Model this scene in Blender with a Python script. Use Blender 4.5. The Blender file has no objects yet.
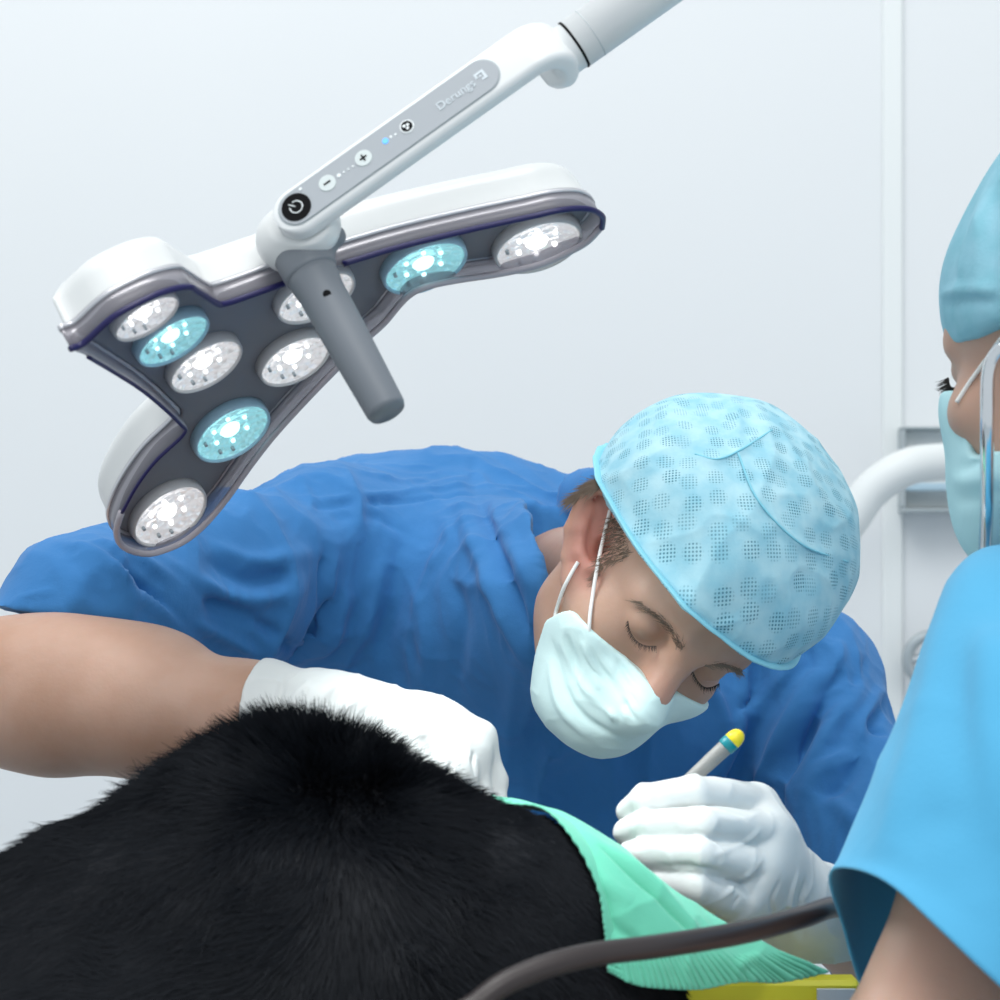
import bpy, math, random
import numpy as np
from mathutils import Vector, Matrix
from mathutils.bvhtree import BVHTree

random.seed(7); RNG = np.random.default_rng(7)
SC = bpy.context.scene
COL = SC.collection
A = np.array
F = 2361.11; CZ = 1.35                      # 85 mm lens on a 36 mm sensor, camera at eye level of the bent surgeon
CAM = A([0, 0, CZ])

def W(px, py, d):
    return A([(px - 500) / F * d, d, CZ + (500 - py) / F * d])
def nrm(v):
    v = A(v, float); return v / np.linalg.norm(v)

# ------------------------------------------------------------------ scene objects
def tag(o, label=None, cat=None, group=None, kind=None):
    for k, v in (('label', label), ('category', cat), ('group', group), ('kind', kind)):
        if v: o[k] = v
    return o
def empty(name, loc):
    o = bpy.data.objects.new(name, None); COL.objects.link(o); o.location = Vector(loc); o.empty_display_size = .05
    return o
def obj(name, V, Fc, mat, parent=None, smooth=True, uv=None):
    me = bpy.data.meshes.new(name)
    V = np.asarray(V, dtype=np.float64)
    off = A([0, 0, 0.])
    o = bpy.data.objects.new(name, me)
    if parent is not None:
        p = parent; off = off.copy()
        while p is not None:
            off += A(p.location); p = p.parent
        o.parent = parent
    else:
        off = (V.min(0) + V.max(0)) / 2; off[2] = V[:, 2].min(); o.location = Vector(off)
    V = V - off
    if isinstance(Fc, np.ndarray):
        n, m = Fc.shape
        me.vertices.add(len(V)); me.vertices.foreach_set('co', V.astype(np.float32).ravel())
        me.loops.add(n * m); me.loops.foreach_set('vertex_index', Fc.astype(np.int32).ravel())
        me.polygons.add(n)
        me.polygons.foreach_set('loop_start', np.arange(0, n * m, m, dtype=np.int32))
        me.polygons.foreach_set('loop_total', np.full(n, m, dtype=np.int32))
        me.update(calc_edges=True); me.validate()
    else:
        me.from_pydata([tuple(v) for v in V], [], Fc); me.update()
    if smooth:
        me.polygons.foreach_set('use_smooth', np.ones(len(me.polygons), dtype=bool))
    if uv is not None:
        L = me.uv_layers.new(name='UVMap')
        li = np.empty(len(me.loops), np.int32); me.loops.foreach_get('vertex_index', li)
        L.data.foreach_set('uv', np.asarray(uv, np.float32)[li].ravel())
    me.materials.append(mat)
    COL.objects.link(o)
    return o

# ------------------------------------------------------------------ materials
def mat(name, col, rough=.6, metal=0, spec=.5, sss=0, sssr=(1, .3, .15), emis=None, es=0, sheen=0, bump=None, var=None, coat=0, trans=0):
    m = bpy.data.materials.new(name); m.use_nodes = True
    nt = m.node_tree; b = nt.nodes['Principled BSDF']
    b.inputs['Base Color'].default_value = (*col, 1)
    b.inputs['Roughness'].default_value = rough; b.inputs['Metallic'].default_value = metal
    b.inputs['Specular IOR Level'].default_value = spec
    if sss:
        b.inputs['Subsurface Weight'].default_value = sss; b.inputs['Subsurface Radius'].default_value = sssr
        b.inputs['Subsurface Scale'].default_value = .008
    if emis:
        b.inputs['Emission Color'].default_value = (*emis, 1); b.inputs['Emission Strength'].default_value = es
    if sheen: b.inputs['Sheen Weight'].default_value = sheen
    if coat: b.inputs['Coat Weight'].default_value = coat
    if trans: b.inputs['Transmission Weight'].default_value = trans
    tc = nt.nodes.new('ShaderNodeTexCoord')
    if bump:                                        # list of (scale, strength, distance)
        prev = None
        for sc, st, di in bump:
            n = nt.nodes.new('ShaderNodeTexNoise'); n.inputs['Scale'].default_value = sc; n.inputs['Detail'].default_value = 3
            nt.links.new(tc.outputs['Object'], n.inputs['Vector'])
            bp = nt.nodes.new('ShaderNodeBump'); bp.inputs['Strength'].default_value = st; bp.inputs['Distance'].default_value = di
            nt.links.new(n.outputs['Fac'], bp.inputs['Height'])
            if prev: nt.links.new(prev.outputs['Normal'], bp.inputs['Normal'])
            prev = bp
        nt.links.new(prev.outputs['Normal'], b.inputs['Normal'])
    if var:                                         # (other colour, scale)
        n = nt.nodes.new('ShaderNodeTexNoise'); n.inputs['Scale'].default_value = var[1]; n.inputs['Detail'].default_value = 4
        nt.links.new(tc.outputs['Object'], n.inputs['Vector'])
        r = nt.nodes.new('ShaderNodeValToRGB'); r.color_ramp.elements[0].position = .35; r.color_ramp.elements[1].position = .65
        r.color_ramp.elements[0].color = (*col, 1); r.color_ramp.elements[1].color = (*var[0], 1)
        nt.links.new(n.outputs['Fac'], r.inputs['Fac']); nt.links.new(r.outputs['Color'], b.inputs['Base Color'])
    return m
def glassy(name, tint, refl, fac, rough=.05, mul=1.):
    m = bpy.data.materials.new(name); m.use_nodes = True; nt = m.node_tree
    nt.nodes.remove(nt.nodes['Principled BSDF'])
    t = nt.nodes.new('ShaderNodeBsdfTransparent'); t.inputs['Color'].default_value = (*tint, 1)
    g = nt.nodes.new('ShaderNodeBsdfGlossy'); g.inputs['Color'].default_value = (*refl, 1); g.inputs['Roughness'].default_value = rough
    lw = nt.nodes.new('ShaderNodeLayerWeight'); lw.inputs['Blend'].default_value = fac
    mx = nt.nodes.new('ShaderNodeMixShader')
    ml = nt.nodes.new('ShaderNodeMath'); ml.operation = 'MULTIPLY'; ml.inputs[1].default_value = mul; nt.links.new(lw.outputs['Fresnel'], ml.inputs[0])
    nt.links.new(ml.outputs[0], mx.inputs[0]); nt.links.new(t.outputs[0], mx.inputs[1]); nt.links.new(g.outputs[0], mx.inputs[2])
    nt.links.new(mx.outputs[0], nt.nodes['Material Output'].inputs['Surface'])
    return m

M = {}
M['wall'] = mat('wall_paint', (.765, .785, .795), .55, var=((.755, .778, .79), 1.2))
M['floor'] = mat('vinyl_floor', (.45, .50, .53), .35, var=((.40, .45, .48), 6))
M['trim'] = mat('white_trim', (.785, .815, .81), .5)
M['scrub'] = mat('blue_scrub_cotton', (.045, .205, .49), .8, spec=.2, sheen=.12, bump=[(900, .12, .002), (60, .25, .004)], var=((.040, .188, .455), 18))
M['nurse'] = mat('cyan_scrub_cotton', (.085, .385, .63), .8, spec=.2, sheen=.15, bump=[(800, .1, .002), (30, .2, .004)])
M['trousers'] = mat('dark_blue_trousers', (.05, .17, .42), .8)
M['shoe'] = mat('white_clog', (.8, .8, .78), .5)
M['skin'] = mat('skin', (.52, .33, .25), .5, spec=.4, sss=.2, bump=[(420, .12, .0012), (90, .1, .002)], var=((.46, .275, .195), 22))
def blush(m, col):
    nt = m.node_tree; b = nt.nodes['Principled BSDF']; at_ = nt.nodes.new('ShaderNodeAttribute'); at_.attribute_name = 'blush'
    mx = nt.nodes.new('ShaderNodeMix'); mx.data_type = 'RGBA'; src = b.inputs['Base Color'].links[0].from_socket
    nt.links.new(at_.outputs['Fac'], mx.inputs[0]); nt.links.new(src, mx.inputs[6]); mx.inputs[7].default_value = (*col, 1); nt.links.new(mx.outputs[2], b.inputs['Base Color'])
blush(M['skin'], (.60, .25, .20))
M['skin2'] = mat('nurse_skin', (.50, .31, .235), .5, spec=.35, sss=.2, bump=[(400, .1, .001)])
M['hair'] = mat('brown_hair', (.23, .165, .12), .55)
M['lash'] = mat('dark_hair', (.02, .014, .012), .6)
M['glove'] = mat('latex_glove', (.68, .70, .69), .42, spec=.45, sss=.1, sssr=(1, .9, .8), bump=[(140, .12, .0015), (40, .2, .003)])
M['mask'] = mat('mask_nonwoven', (.70, .90, .89), .75, spec=.2, bump=[(700, .15, .001)])
M['mask2'] = mat('nurse_mask_nonwoven', (.46, .72, .77), .75, spec=.2, bump=[(500, .1, .001)])
M['loop'] = mat('white_elastic', (.88, .88, .86), .7)
M['cap2'] = mat('nurse_cap', (.22, .50, .60), .8, bump=[(60, .3, .003), (600, .2, .001)], var=((.28, .55, .66), 50))
M['seam'] = mat('cap_seam', (.25, .62, .75), .7)
M['brim'] = mat('cap_brim', (.28, .66, .78), .7, bump=[(300, .2, .001)])
M['fur'] = mat('black_fur', (.006, .008, .012), .62, spec=.22)
M['furskin'] = mat('black_dog_skin', (.008, .009, .012), .8, spec=.2)
M['lampwhite'] = mat('white_lamp_plastic', (.72, .735, .73), .32, coat=.2)
M['armwhite'] = mat('white_arm_paint', (.75, .77, .775), .3, coat=.15)
M['plate'] = mat('grey_lamp_plate', (.19, .19, .21), .5)
M['handle'] = mat('grey_handle_plastic', (.165, .185, .21), .5)
M['panel'] = mat('grey_panel', (.36, .39, .42), .45)
M['navy'] = mat('navy_edge', (.006, .004, .075), .35)
M['silver'] = mat('silver_edge', (.62, .62, .65), .35, metal=.6)
M['bezel'] = mat('lens_bezel', (.62, .61, .60), .3, coat=.4)
M['bezelc'] = mat('blue_lens_bezel', (.38, .60, .72), .3, coat=.4)
M['ledw'] = mat('white_led', (.9, .9, .9), .3, emis=(1, .99, .97), es=1.6)
M['ledc'] = mat('cyan_led', (.6, .95, .95), .3, emis=(.70, 1, .98), es=1.5)
M['black'] = mat('black_plastic', (.003, .003, .004), .6, spec=.1)
M['white'] = mat('white_print', (.80, .84, .85), .5)
M['btn'] = mat('pale_button', (.62, .68, .68), .4)
M['logo'] = mat('pale_print', (.62, .68, .72), .5)
M['blueled'] = mat('blue_indicator', (.1, .35, .9), .3, emis=(.15, .45, 1), es=.8)
M['cover'] = glassy('smoky_clear_cover', (.85, .84, .87), (.62, .61, .65), .30, .28, .5)
nt_ = M['cover'].node_tree; b_ = nt_.nodes.new('ShaderNodeBsdfPrincipled'); b_.inputs['Base Color'].default_value = (.30, .29, .32, 1); b_.inputs['Roughness'].default_value = .25
mx_ = nt_.nodes.new('ShaderNodeMixShader'); mx_.inputs[0].default_value = .5; old_ = nt_.nodes['Material Output'].inputs['Surface'].links[0].from_socket
nt_.links.new(old_, mx_.inputs[1]); nt_.links.new(b_.outputs[0], mx_.inputs[2]); nt_.links.new(mx_.outputs[0], nt_.nodes['Material Output'].inputs['Surface'])
M['pane'] = glassy('clear_pane', (.96, .96, .97), (.9, .9, .95), .10, .15, .06)
M['lensglass'] = glassy('lens_glass', (.97, .98, .98), (1, 1, 1), .2, .05)
M['rim'] = mat('mauve_rim', (.38, .35, .39), .3, coat=.5)
M['drape'] = mat('green_drape', (.13, .52, .365), .8, spec=.15, sheen=.2, bump=[(700, .15, .0015), (45, .25, .004)])
M['yellow'] = mat('yellow_pad', (.72, .66, .03), .5)
M['paleg'] = mat('pale_grey_patch', (.50, .54, .58), .5)
M['hose'] = mat('brown_rubber', (.030, .022, .022), .4)
M['steel'] = mat('brushed_steel', (.55, .57, .58), .3, metal=1)
M['greymetal'] = mat('grey_metal', (.42, .47, .49), .45, metal=.3)
M['whiteplastic'] = mat('white_hose_plastic', (.74, .77, .765), .5)
M['chrome'] = mat('chrome', (.75, .77, .79), .15, metal=1)
M['scalpel'] = mat('scalpel_steel', (.27, .27, .26), .5, metal=.2, bump=[(900, .5, .001)])
M['yellowcap'] = mat('yellow_cap', (.85, .68, .02), .4)
M['teal'] = mat('teal_band', (.0, .22, .26), .4)

def facet_mat(name, base, em, es):
    m = mat(name, base, .18, metal=.55, emis=em, es=es); nt = m.node_tree; b = nt.nodes['Principled BSDF']
    tc = nt.nodes['Texture Coordinate']
    v = nt.nodes.new('ShaderNodeTexVoronoi'); v.inputs['Scale'].default_value = 150
    nt.links.new(tc.outputs['Object'], v.inputs['Vector'])
    bp = nt.nodes.new('ShaderNodeBump'); bp.inputs['Strength'].default_value = 1; bp.inputs['Distance'].default_value = .004
    nt.links.new(v.outputs['Distance'], bp.inputs['Height']); nt.links.new(bp.outputs['Normal'], b.inputs['Normal'])
    return m
M['facet'] = facet_mat('white_led_reflector', (.74, .74, .74), (1, .98, .97), .42)
M['facetc'] = facet_mat('cyan_led_reflector', (.40, .72, .76), (.45, .95, 1), .42)

def cap_mat():
    m = mat('blue_cap_nonwoven', (.25, .60, .72), .75, spec=.2, sss=0, bump=[(600, .15, .001), (45, .2, .004)])
    nt = m.node_tree; b = nt.nodes['Principled BSDF']; N = nt.nodes.new; Lk = nt.links.new
    uv = N('ShaderNodeUVMap'); uv.uv_map = 'UVMap'
    def vor(scale, rnd):
        v = N('ShaderNodeTexVoronoi'); v.voronoi_dimensions = '2D'; v.inputs['Scale'].default_value = scale; v.inputs['Randomness'].default_value = rnd
        Lk(uv.outputs[0], v.inputs['Vector']); return v
    big = vor(1 / .0205, .55); dots = vor(1 / .0026, .0)
    def lt(sock, t, soft):
        mr = N('ShaderNodeMapRange'); mr.inputs['From Min'].default_value = t; mr.inputs['From Max'].default_value = t + soft
        mr.inputs['To Min'].default_value = 1; mr.inputs['To Max'].default_value = 0; Lk(sock, mr.inputs['Value']); return mr.outputs[0]
    c = lt(big.outputs['Distance'], .28, .12); d = lt(dots.outputs['Distance'], .18, .2)
    mu = N('ShaderNodeMath'); mu.operation = 'MULTIPLY'; Lk(c, mu.inputs[0]); Lk(d, mu.inputs[1])
    # every printed cluster has its own strength
    sep = N('ShaderNodeSeparateColor'); Lk(big.outputs['Color'], sep.inputs[0])
    st = N('ShaderNodeMapRange'); st.inputs['To Min'].default_value = .4; st.inputs['To Max'].default_value = 1.; Lk(sep.outputs[0], st.inputs['Value'])
    mu2 = N('ShaderNodeMath'); mu2.operation = 'MULTIPLY'; Lk(mu.outputs[0], mu2.inputs[0]); Lk(st.outputs[0], mu2.inputs[1])
    nz = N('ShaderNodeTexNoise'); nz.inputs['Scale'].default_value = 40; nz.inputs['Detail'].default_value = 6; Lk(uv.outputs[0], nz.inputs['Vector'])
    rp = N('ShaderNodeValToRGB'); rp.color_ramp.elements[0].color = (.29, .58, .70, 1); rp.color_ramp.elements[1].color = (.46, .71, .79, 1)
    rp.color_ramp.elements[0].position = .35; rp.color_ramp.elements[1].position = .65
    Lk(nz.outputs['Fac'], rp.inputs['Fac'])
    mx = N('ShaderNodeMix'); mx.data_type = 'RGBA'; Lk(mu2.outputs[0], mx.inputs[0]); Lk(rp.outputs['Color'], mx.inputs[6]); mx.inputs[7].default_value = (.02, .16, .24, 1)
    Lk(mx.outputs[2], b.inputs['Base Color'])
    return m
M['cap'] = cap_mat()

# ------------------------------------------------------------------ implicit surfaces
class Fld:
    """A signed-distance grid; primitives are blended in, the zero set becomes one continuous mesh."""
    def __init__(s, lo, hi, h):
        s.lo = A(lo, float); s.h = A([h] * 3 if np.isscalar(h) else h, float)
        n = np.ceil((A(hi) - s.lo) / s.h).astype(int) + 1
        s.n = n; s.D = np.full(n, 1., np.float32)
    def blk(s, lo, hi):
        i0 = np.clip(np.floor((A(lo) - s.lo) / s.h).astype(int), 0, s.n); i1 = np.clip(np.ceil((A(hi) - s.lo) / s.h).astype(int) + 1, 0, s.n)
        sl = tuple(slice(a, b) for a, b in zip(i0, i1))
        ax = [(s.lo[i] + s.h[i] * np.arange(i0[i], i1[i])).astype(np.float32) for i in range(3)]
        return sl, ax[0][:, None, None], ax[1][None, :, None], ax[2][None, None, :]
    def mix(s, sl, d, k, op):
        a = s.D[sl]
        if a.size == 0: return
        if op == 's':
            d = -d
        if op == 'u':
            if k > 0:
                hh = np.maximum(k - np.abs(a - d), 0) / k; s.D[sl] = np.minimum(a, d) - hh * hh * k * .25
            else: s.D[sl] = np.minimum(a, d)
        else:
            if k > 0:
                hh = np.maximum(k - np.abs(a - d), 0) / k; s.D[sl] = np.maximum(a, d) + hh * hh * k * .25
            else: s.D[sl] = np.maximum(a, d)
    def cone(s, a, b, ra, rb=None, k=.01, op='u'):
        rb = ra if rb is None else rb
        a = A(a, float); b = A(b, float); m = max(k, .02) + max(ra, rb)
        sl, X, Y, Z = s.blk(np.minimum(a, b) - m, np.maximum(a, b) + m)
        ba = b - a; L = max(ba @ ba, 1e-12)
        t = np.clip(((X - a[0]) * ba[0] + (Y - a[1]) * ba[1] + (Z - a[2]) * ba[2]) / L, 0, 1)
        d = np.sqrt((X - a[0] - t * ba[0]) ** 2 + (Y - a[1] - t * ba[1]) ** 2 + (Z - a[2] - t * ba[2]) ** 2) - (ra + (rb - ra) * t)
        s.mix(sl, d, k, op); return s
    def chain(s, pts, rs, k=.008, op='u'):
        for i in range(len(pts) - 1): s.cone(pts[i], pts[i + 1], rs[i], rs[i + 1], k, op)
        return s
    def ell(s, c, r, R=np.eye(3), k=.01, op='u'):
        c = A(c, float); r = A(r, float); m = max(k, .02) + r.max(); R = A(R)
        sl, X, Y, Z = s.blk(c - m, c + m)
        x, y, z = X - c[0], Y - c[1], Z - c[2]
        q = [(x * R[i][0] + y * R[i][1] + z * R[i][2]) for i in range(3)]
        k0 = np.sqrt(sum((q[i] / r[i]) ** 2 for i in range(3))); k1 = np.sqrt(sum((q[i] / r[i] ** 2) ** 2 for i in range(3)))
        s.mix(sl, k0 * (k0 - 1) / np.maximum(k1, 1e-6), k, op); return s
    def half(s, p, n, k=.002, lo=None, hi=None):    # removes the side the normal points to
        n = nrm(n); p = A(p, float)
        sl, X, Y, Z = s.blk(s.lo if lo is None else lo, s.lo + s.h * s.n if hi is None else hi)
        s.mix(sl, (X - p[0]) * n[0] + (Y - p[1]) * n[1] + (Z - p[2]) * n[2], k, 'i'); return s
    def clip(s, fn, H, k=.003):                     # keeps fn(x, y, z) < 0 in a head's own axes
        sl, X, Y, Z = s.blk(s.lo, s.lo + s.h * s.n)
        x, y, z = X - H.O[0], Y - H.O[1], Z - H.O[2]; R = H.R
        s.mix(sl, fn(*[(x * R[i][0] + y * R[i][1] + z * R[i][2]) for i in range(3)]), k, 'i'); return s
    def mesh(s, smooth=2):
        D = s.D; S = D < 0; n = s.n
        c = np.zeros(n - 1, np.int8)
        for i in (0, 1):
            for j in (0, 1):
                for k in (0, 1): c += S[i:n[0] - 1 + i, j:n[1] - 1 + j, k:n[2] - 1 + k]
        mk = (c > 0) & (c < 8); I, J, K = np.nonzero(mk)
        idx = np.full(n - 1, -1, np.int32); idx[I, J, K] = np.arange(len(I), dtype=np.int32)
        acc = np.zeros((len(I), 3)); cnt = np.zeros(len(I))
        for ax in range(3):
            o1, o2 = [q for q in range(3) if q != ax]
            for u in (0, 1):
                for v in (0, 1):
                    a = [I, J, K]; a[o1] = a[o1] + u; a[o2] = a[o2] + v; b = list(a); b[ax] = b[ax] + 1
                    da, db = D[tuple(a)], D[tuple(b)]; cr = (da < 0) != (db < 0)
                    t = np.where(cr, da / np.where(cr, da - db, 1), 0)
                    p = np.stack(a, 1).astype(float); p[:, ax] += t
                    acc += p * cr[:, None]; cnt += cr
        V = s.lo + s.h * acc / np.maximum(cnt, 1)[:, None]
        Fs = []
        for ax in range(3):
            o1, o2 = (ax + 1) % 3, (ax + 2) % 3
            sl0 = [slice(None)] * 3; sl1 = [slice(None)] * 3; sl0[ax] = slice(0, n[ax] - 1); sl1[ax] = slice(1, n[ax])
            for q in (o1, o2): sl0[q] = slice(1, n[q] - 1); sl1[q] = slice(1, n[q] - 1)
            a, b = S[tuple(sl0)], S[tuple(sl1)]
            for cond, rev in ((a & ~b, False), (~a & b, True)):
                p = list(np.nonzero(cond)); p[o1] = p[o1] + 1; p[o2] = p[o2] + 1
                def cell(d1, d2):
                    q = list(p); q[o1] = q[o1] - d1; q[o2] = q[o2] - d2; return idx[tuple(q)]
                f = np.stack([cell(1, 1), cell(0, 1), cell(0, 0), cell(1, 0)], 1)
                Fs.append(f[:, ::-1] if rev else f)
        Q = np.concatenate(Fs)
        use = np.unique(Q); rm = np.zeros(len(V), np.int64); rm[use] = np.arange(len(use)); V = V[use]; Q = rm[Q]
        for _ in range(smooth): V = laplace(V, Q, .5)
        return V, Q

def laplace(V, Q, w):
    a = Q.ravel(); b = np.roll(Q, -1, 1).ravel(); n = len(V)
    cnt = np.bincount(a, minlength=n) + np.bincount(b, minlength=n)
    out = np.empty_like(V)
    for i in range(3):
        out[:, i] = np.bincount(a, V[b, i], n) + np.bincount(b, V[a, i], n)
    return V * (1 - w) + w * out / np.maximum(cnt, 1)[:, None]
def normals(V, Q):
    fn = np.cross(V[Q[:, 2]] - V[Q[:, 0]], V[Q[:, 3]] - V[Q[:, 1]]); N = np.zeros_like(V)
    for j in range(4):
        for i in range(3): N[:, i] += np.bincount(Q[:, j], fn[:, i], len(V))
    return N / np.maximum(np.linalg.norm(N, axis=1), 1e-12)[:, None]
def bvh(V, Q): return BVHTree.FromPolygons([Vector(v) for v in V], Q.tolist())
def hit(tree, px, py, default=None):
    d = nrm(W(px, py, 1) - CAM); r = tree.ray_cast(Vector(CAM), Vector(d))
    if r[0] is None: return None if default is None else W(px, py, default)
    return A(r[0])
def catmull(P, n, closed=False):
    P = A(P, float); m = len(P)
    if closed: Q = np.concatenate([P[-1:], P, P[:2]])
    else: Q = np.concatenate([2 * P[:1] - P[1:2], P, 2 * P[-1:] - P[-2:-1]])
    segs = m if closed else m - 1; out = []
    for u in np.linspace(0, segs, n, endpoint=not closed):
        i = min(int(u), segs - 1); t = u - i; a, b, c, d = Q[i:i + 4]
        out.append(.5 * (2 * b + (c - a) * t + (2 * a - 5 * b + 4 * c - d) * t * t + (3 * b - a - 3 * c + d) * t ** 3))
    return A(out)
def fold(V, Q, tree, line, amp, w, back=.05):
    """Raise (amp>0) or sink a crease that runs along a line lying on the cloth; it fades out at both ends."""
    pts = [hit(tree, *p) for p in line]; pts = [p for p in pts if p is not None]
    if len(pts) < 2: return V
    P = catmull(pts, 36 * len(pts)); N = normals(V, Q)
    sel = np.nonzero((np.abs(V - P.mean(0)).max(1) < np.abs(P - P.mean(0)).max() + 4 * w))[0]
    if len(sel) == 0: return V
    d2 = ((V[sel][:, None, :] - P[None]) ** 2).sum(2); j = d2.argmin(1); d = np.sqrt(d2.min(1))
    fade = np.sin(np.pi * np.clip((j + 1.5) / (len(P) + 2), 0, 1)) ** .6
    V = V.copy(); V[sel] += N[sel] * (amp * fade * np.exp(-(d / w) ** 2))[:, None]
    return V
def vnoise(P):
    i = np.floor(P).astype(np.int64); f = P - i; f = f * f * (3 - 2 * f); r = 0
    for a in (0, 1):
        for b in (0, 1):
            for c in (0, 1):
                h = (i[:, 0] + a) * 374761393 + (i[:, 1] + b) * 668265263 + (i[:, 2] + c) * 2147483647
                h = (h ^ (h >> 13)) * 1274126177; h = ((h ^ (h >> 16)) & 0xffff) / 65535.
                r = r + h * np.where(a, f[:, 0], 1 - f[:, 0]) * np.where(b, f[:, 1], 1 - f[:, 1]) * np.where(c, f[:, 2], 1 - f[:, 2])
    return r * 2 - 1
def wrinkle(V, Q, amp, scale, stretch=(1, 1, 1), seed=0):
    P = V * A(stretch) * scale + seed
    P = P + .6 * np.stack([vnoise(P * .7 + 11), vnoise(P * .7 + 23), vnoise(P * .7 + 37)], 1)
    r = 1 - np.abs(vnoise(P)); r = r ** 3 - .3
    return V + normals(V, Q) * (amp * r)[:, None]

# ------------------------------------------------------------------ small mesh makers
def tube(P, r, n=12, res=None, closed=False, ref=None, flat=1.0):
    P = catmull(P, res or max(8, 6 * len(P)), closed) if len(P) > 2 or closed else A(P, float)
    m = len(P); R = np.interp(np.linspace(0, 1, m), np.linspace(0, 1, len(r)), r) if hasattr(r, '__len__') else np.full(m, r)
    T = np.gradient(P, axis=0) if not closed else (np.roll(P, -1, 0) - np.roll(P, 1, 0))
    T /= np.linalg.norm(T, axis=1)[:, None]
    ref = A([0, 0, 1.]) if ref is None else A(ref, float)
    u = np.cross(T[0], ref); u = np.cross(T[0], [1, 0, 0]) if np.linalg.norm(u) < 1e-3 else u
    V = []
    u = nrm(u)
    for i in range(m):
        u = nrm(u - T[i] * (u @ T[i])); v = np.cross(T[i], u)
        for k in range(n):
            a = 2 * math.pi * k / n; V.append(P[i] + R[i] * (math.cos(a) * u + flat * math.sin(a) * v))
    Fc = [(i * n + k, i * n + (k + 1) % n, (i + 1) % m * n + (k + 1) % n, (i + 1) % m * n + k) for i in range(m if closed else m - 1) for k in range(n)]
    if not closed: Fc += [tuple(range(n))[::-1], tuple(range((m - 1) * n, m * n))]
    return A(V), Fc
def lathe(prof, O, ax, n=32, u=None, caps=(1, 1)):
    ax = nrm(ax); u = nrm(np.cross(ax, [0, 1, .1]) if u is None else u); v = np.cross(ax, u); V = []; Fc = []
    for r, z in prof:
        for k in range(n):
            a = 2 * math.pi * k / n; V.append(O + ax * z + r * (math.cos(a) * u + math.sin(a) * v))
    for i in range(len(prof) - 1):
        for k in range(n): Fc.append((i * n + k, i * n + (k + 1) % n, (i + 1) * n + (k + 1) % n, (i + 1) * n + k))
    if caps[0]: Fc.append(tuple(range(n))[::-1])
    if caps[1]: Fc.append(tuple(range((len(prof) - 1) * n, len(prof) * n)))
    return A(V), Fc
def box(c, e1, e2, e3, h, bev=.002):
    """a chamfered box: chamfers all edges by bev"""
    import itertools
    V = []; c = A(c, float); e = [A(e1), A(e2), A(e3)]
    bm = []
    F_ = []
    for s in itertools.product((-1, 1), repeat=3):
        for k in range(3):
            q = [s[i] * (h[i] - (0 if i == k else bev)) for i in range(3)]; V.append(c + sum(q[i] * e[i] for i in range(3)))
    V = A(V); from mathutils import geometry
    import bmesh
    b = bmesh.new(); vs = [b.verts.new(v) for v in V]
    bmesh.ops.convex_hull(b, input=vs); b.normal_update()
    b.verts.index_update()
    V2 = A([v.co[:] for v in b.verts]); F2 = [tuple(v.index for v in f.verts) for f in b.faces]; b.free()
    return V2, F2
def prism(poly, O, e1, e2, e3, t, bev=0):
    """polygon in the e1/e2 plane, from O, thickness t along e3, with a chamfered front edge"""
    P = A(poly, float); n = len(P); c = P.mean(0)
    def ring(p, z): return [O + q[0] * e1 + q[1] * e2 + z * e3 for q in p]
    d = P - c; L = np.linalg.norm(d, axis=1)[:, None]; Pi = P - d / L * bev
    rings = [ring(P, 0), ring(P, t - bev), ring(Pi, t)] if bev else [ring(P, 0), ring(P, t)]
    V = A(sum(rings, [])); m = len(rings)
    Fc = [(r * n + k, r * n + (k + 1) % n, (r + 1) * n + (k + 1) % n, (r + 1) * n + k) for r in range(m - 1) for k in range(n)]
    Fc += [tuple(range(n))[::-1], tuple(range((m - 1) * n, m * n))]
    return V, Fc
def cat(*ms):
    V = []; Fc = []; o = 0
    for v, f in ms:
        V.append(A(v)); Fc += [tuple(int(i) + o for i in q) for q in f]; o += len(v)
    return np.concatenate(V), Fc
def circle(r, n=32, c=(0, 0)): return [(c[0] + r * math.cos(2 * math.pi * k / n), c[1] + r * math.sin(2 * math.pi * k / n)) for k in range(n)]
def stadium(L, r, n=14, x0=0):
    P = [(x0 + L + r * math.cos(a), r * math.sin(a)) for a in np.linspace(-math.pi / 2, math.pi / 2, n)]
    return P + [(x0 + r * math.cos(a), r * math.sin(a)) for a in np.linspace(math.pi / 2, 3 * math.pi / 2, n)]
def strands(roots, dirs, lens, width, bend, view=None, segs=3):
    """tapered hair blades, one strip each, curving towards bend"""
    n = len(roots); P = [roots]; d = dirs.copy()
    for s in range(segs):
        d = d + bend * (1. / segs); d /= np.linalg.norm(d, axis=1)[:, None]; P.append(P[-1] + d * (lens / segs)[:, None])
    side = np.cross(dirs, (CAM - roots) if view is None else view); side /= np.maximum(np.linalg.norm(side, axis=1), 1e-9)[:, None]
    V = []; 
    for s in range(segs + 1):
        w = (width * (1 - .92 * s / segs))[:, None]; V += [P[s] - side * w, P[s] + side * w]
    V = np.stack(V, 1).reshape(-1, 3); base = np.arange(n)[:, None] * (2 * (segs + 1)); Q = []
    for s in range(segs): Q.append(base + A([2 * s, 2 * s + 1, 2 * s + 3, 2 * s + 2])[None])
    return V, np.concatenate(Q)
# ================================================================== the room
def structure(name, V, Fc, m): return tag(obj(name, V, Fc, m, smooth=False), kind='structure')
X_, Y_, Z_ = A([1, 0, 0.]), A([0, 1, 0.]), A([0, 0, 1.])
WALL = 3.2
structure('wall_back', *box([0, WALL + .05, 1.4], X_, Y_, Z_, [3.2, .05, 1.4], .001), M['wall'])
structure('floor', *box([0, 1.2, -.05], X_, Y_, Z_, [3.2, 2.1, .05], .001), M['floor'])
structure('trim_1', *box([W(892, 0, WALL)[0], WALL - .004, 1.4], X_, Y_, Z_, [.0135, .004, 1.38], .002), M['trim'])

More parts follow.
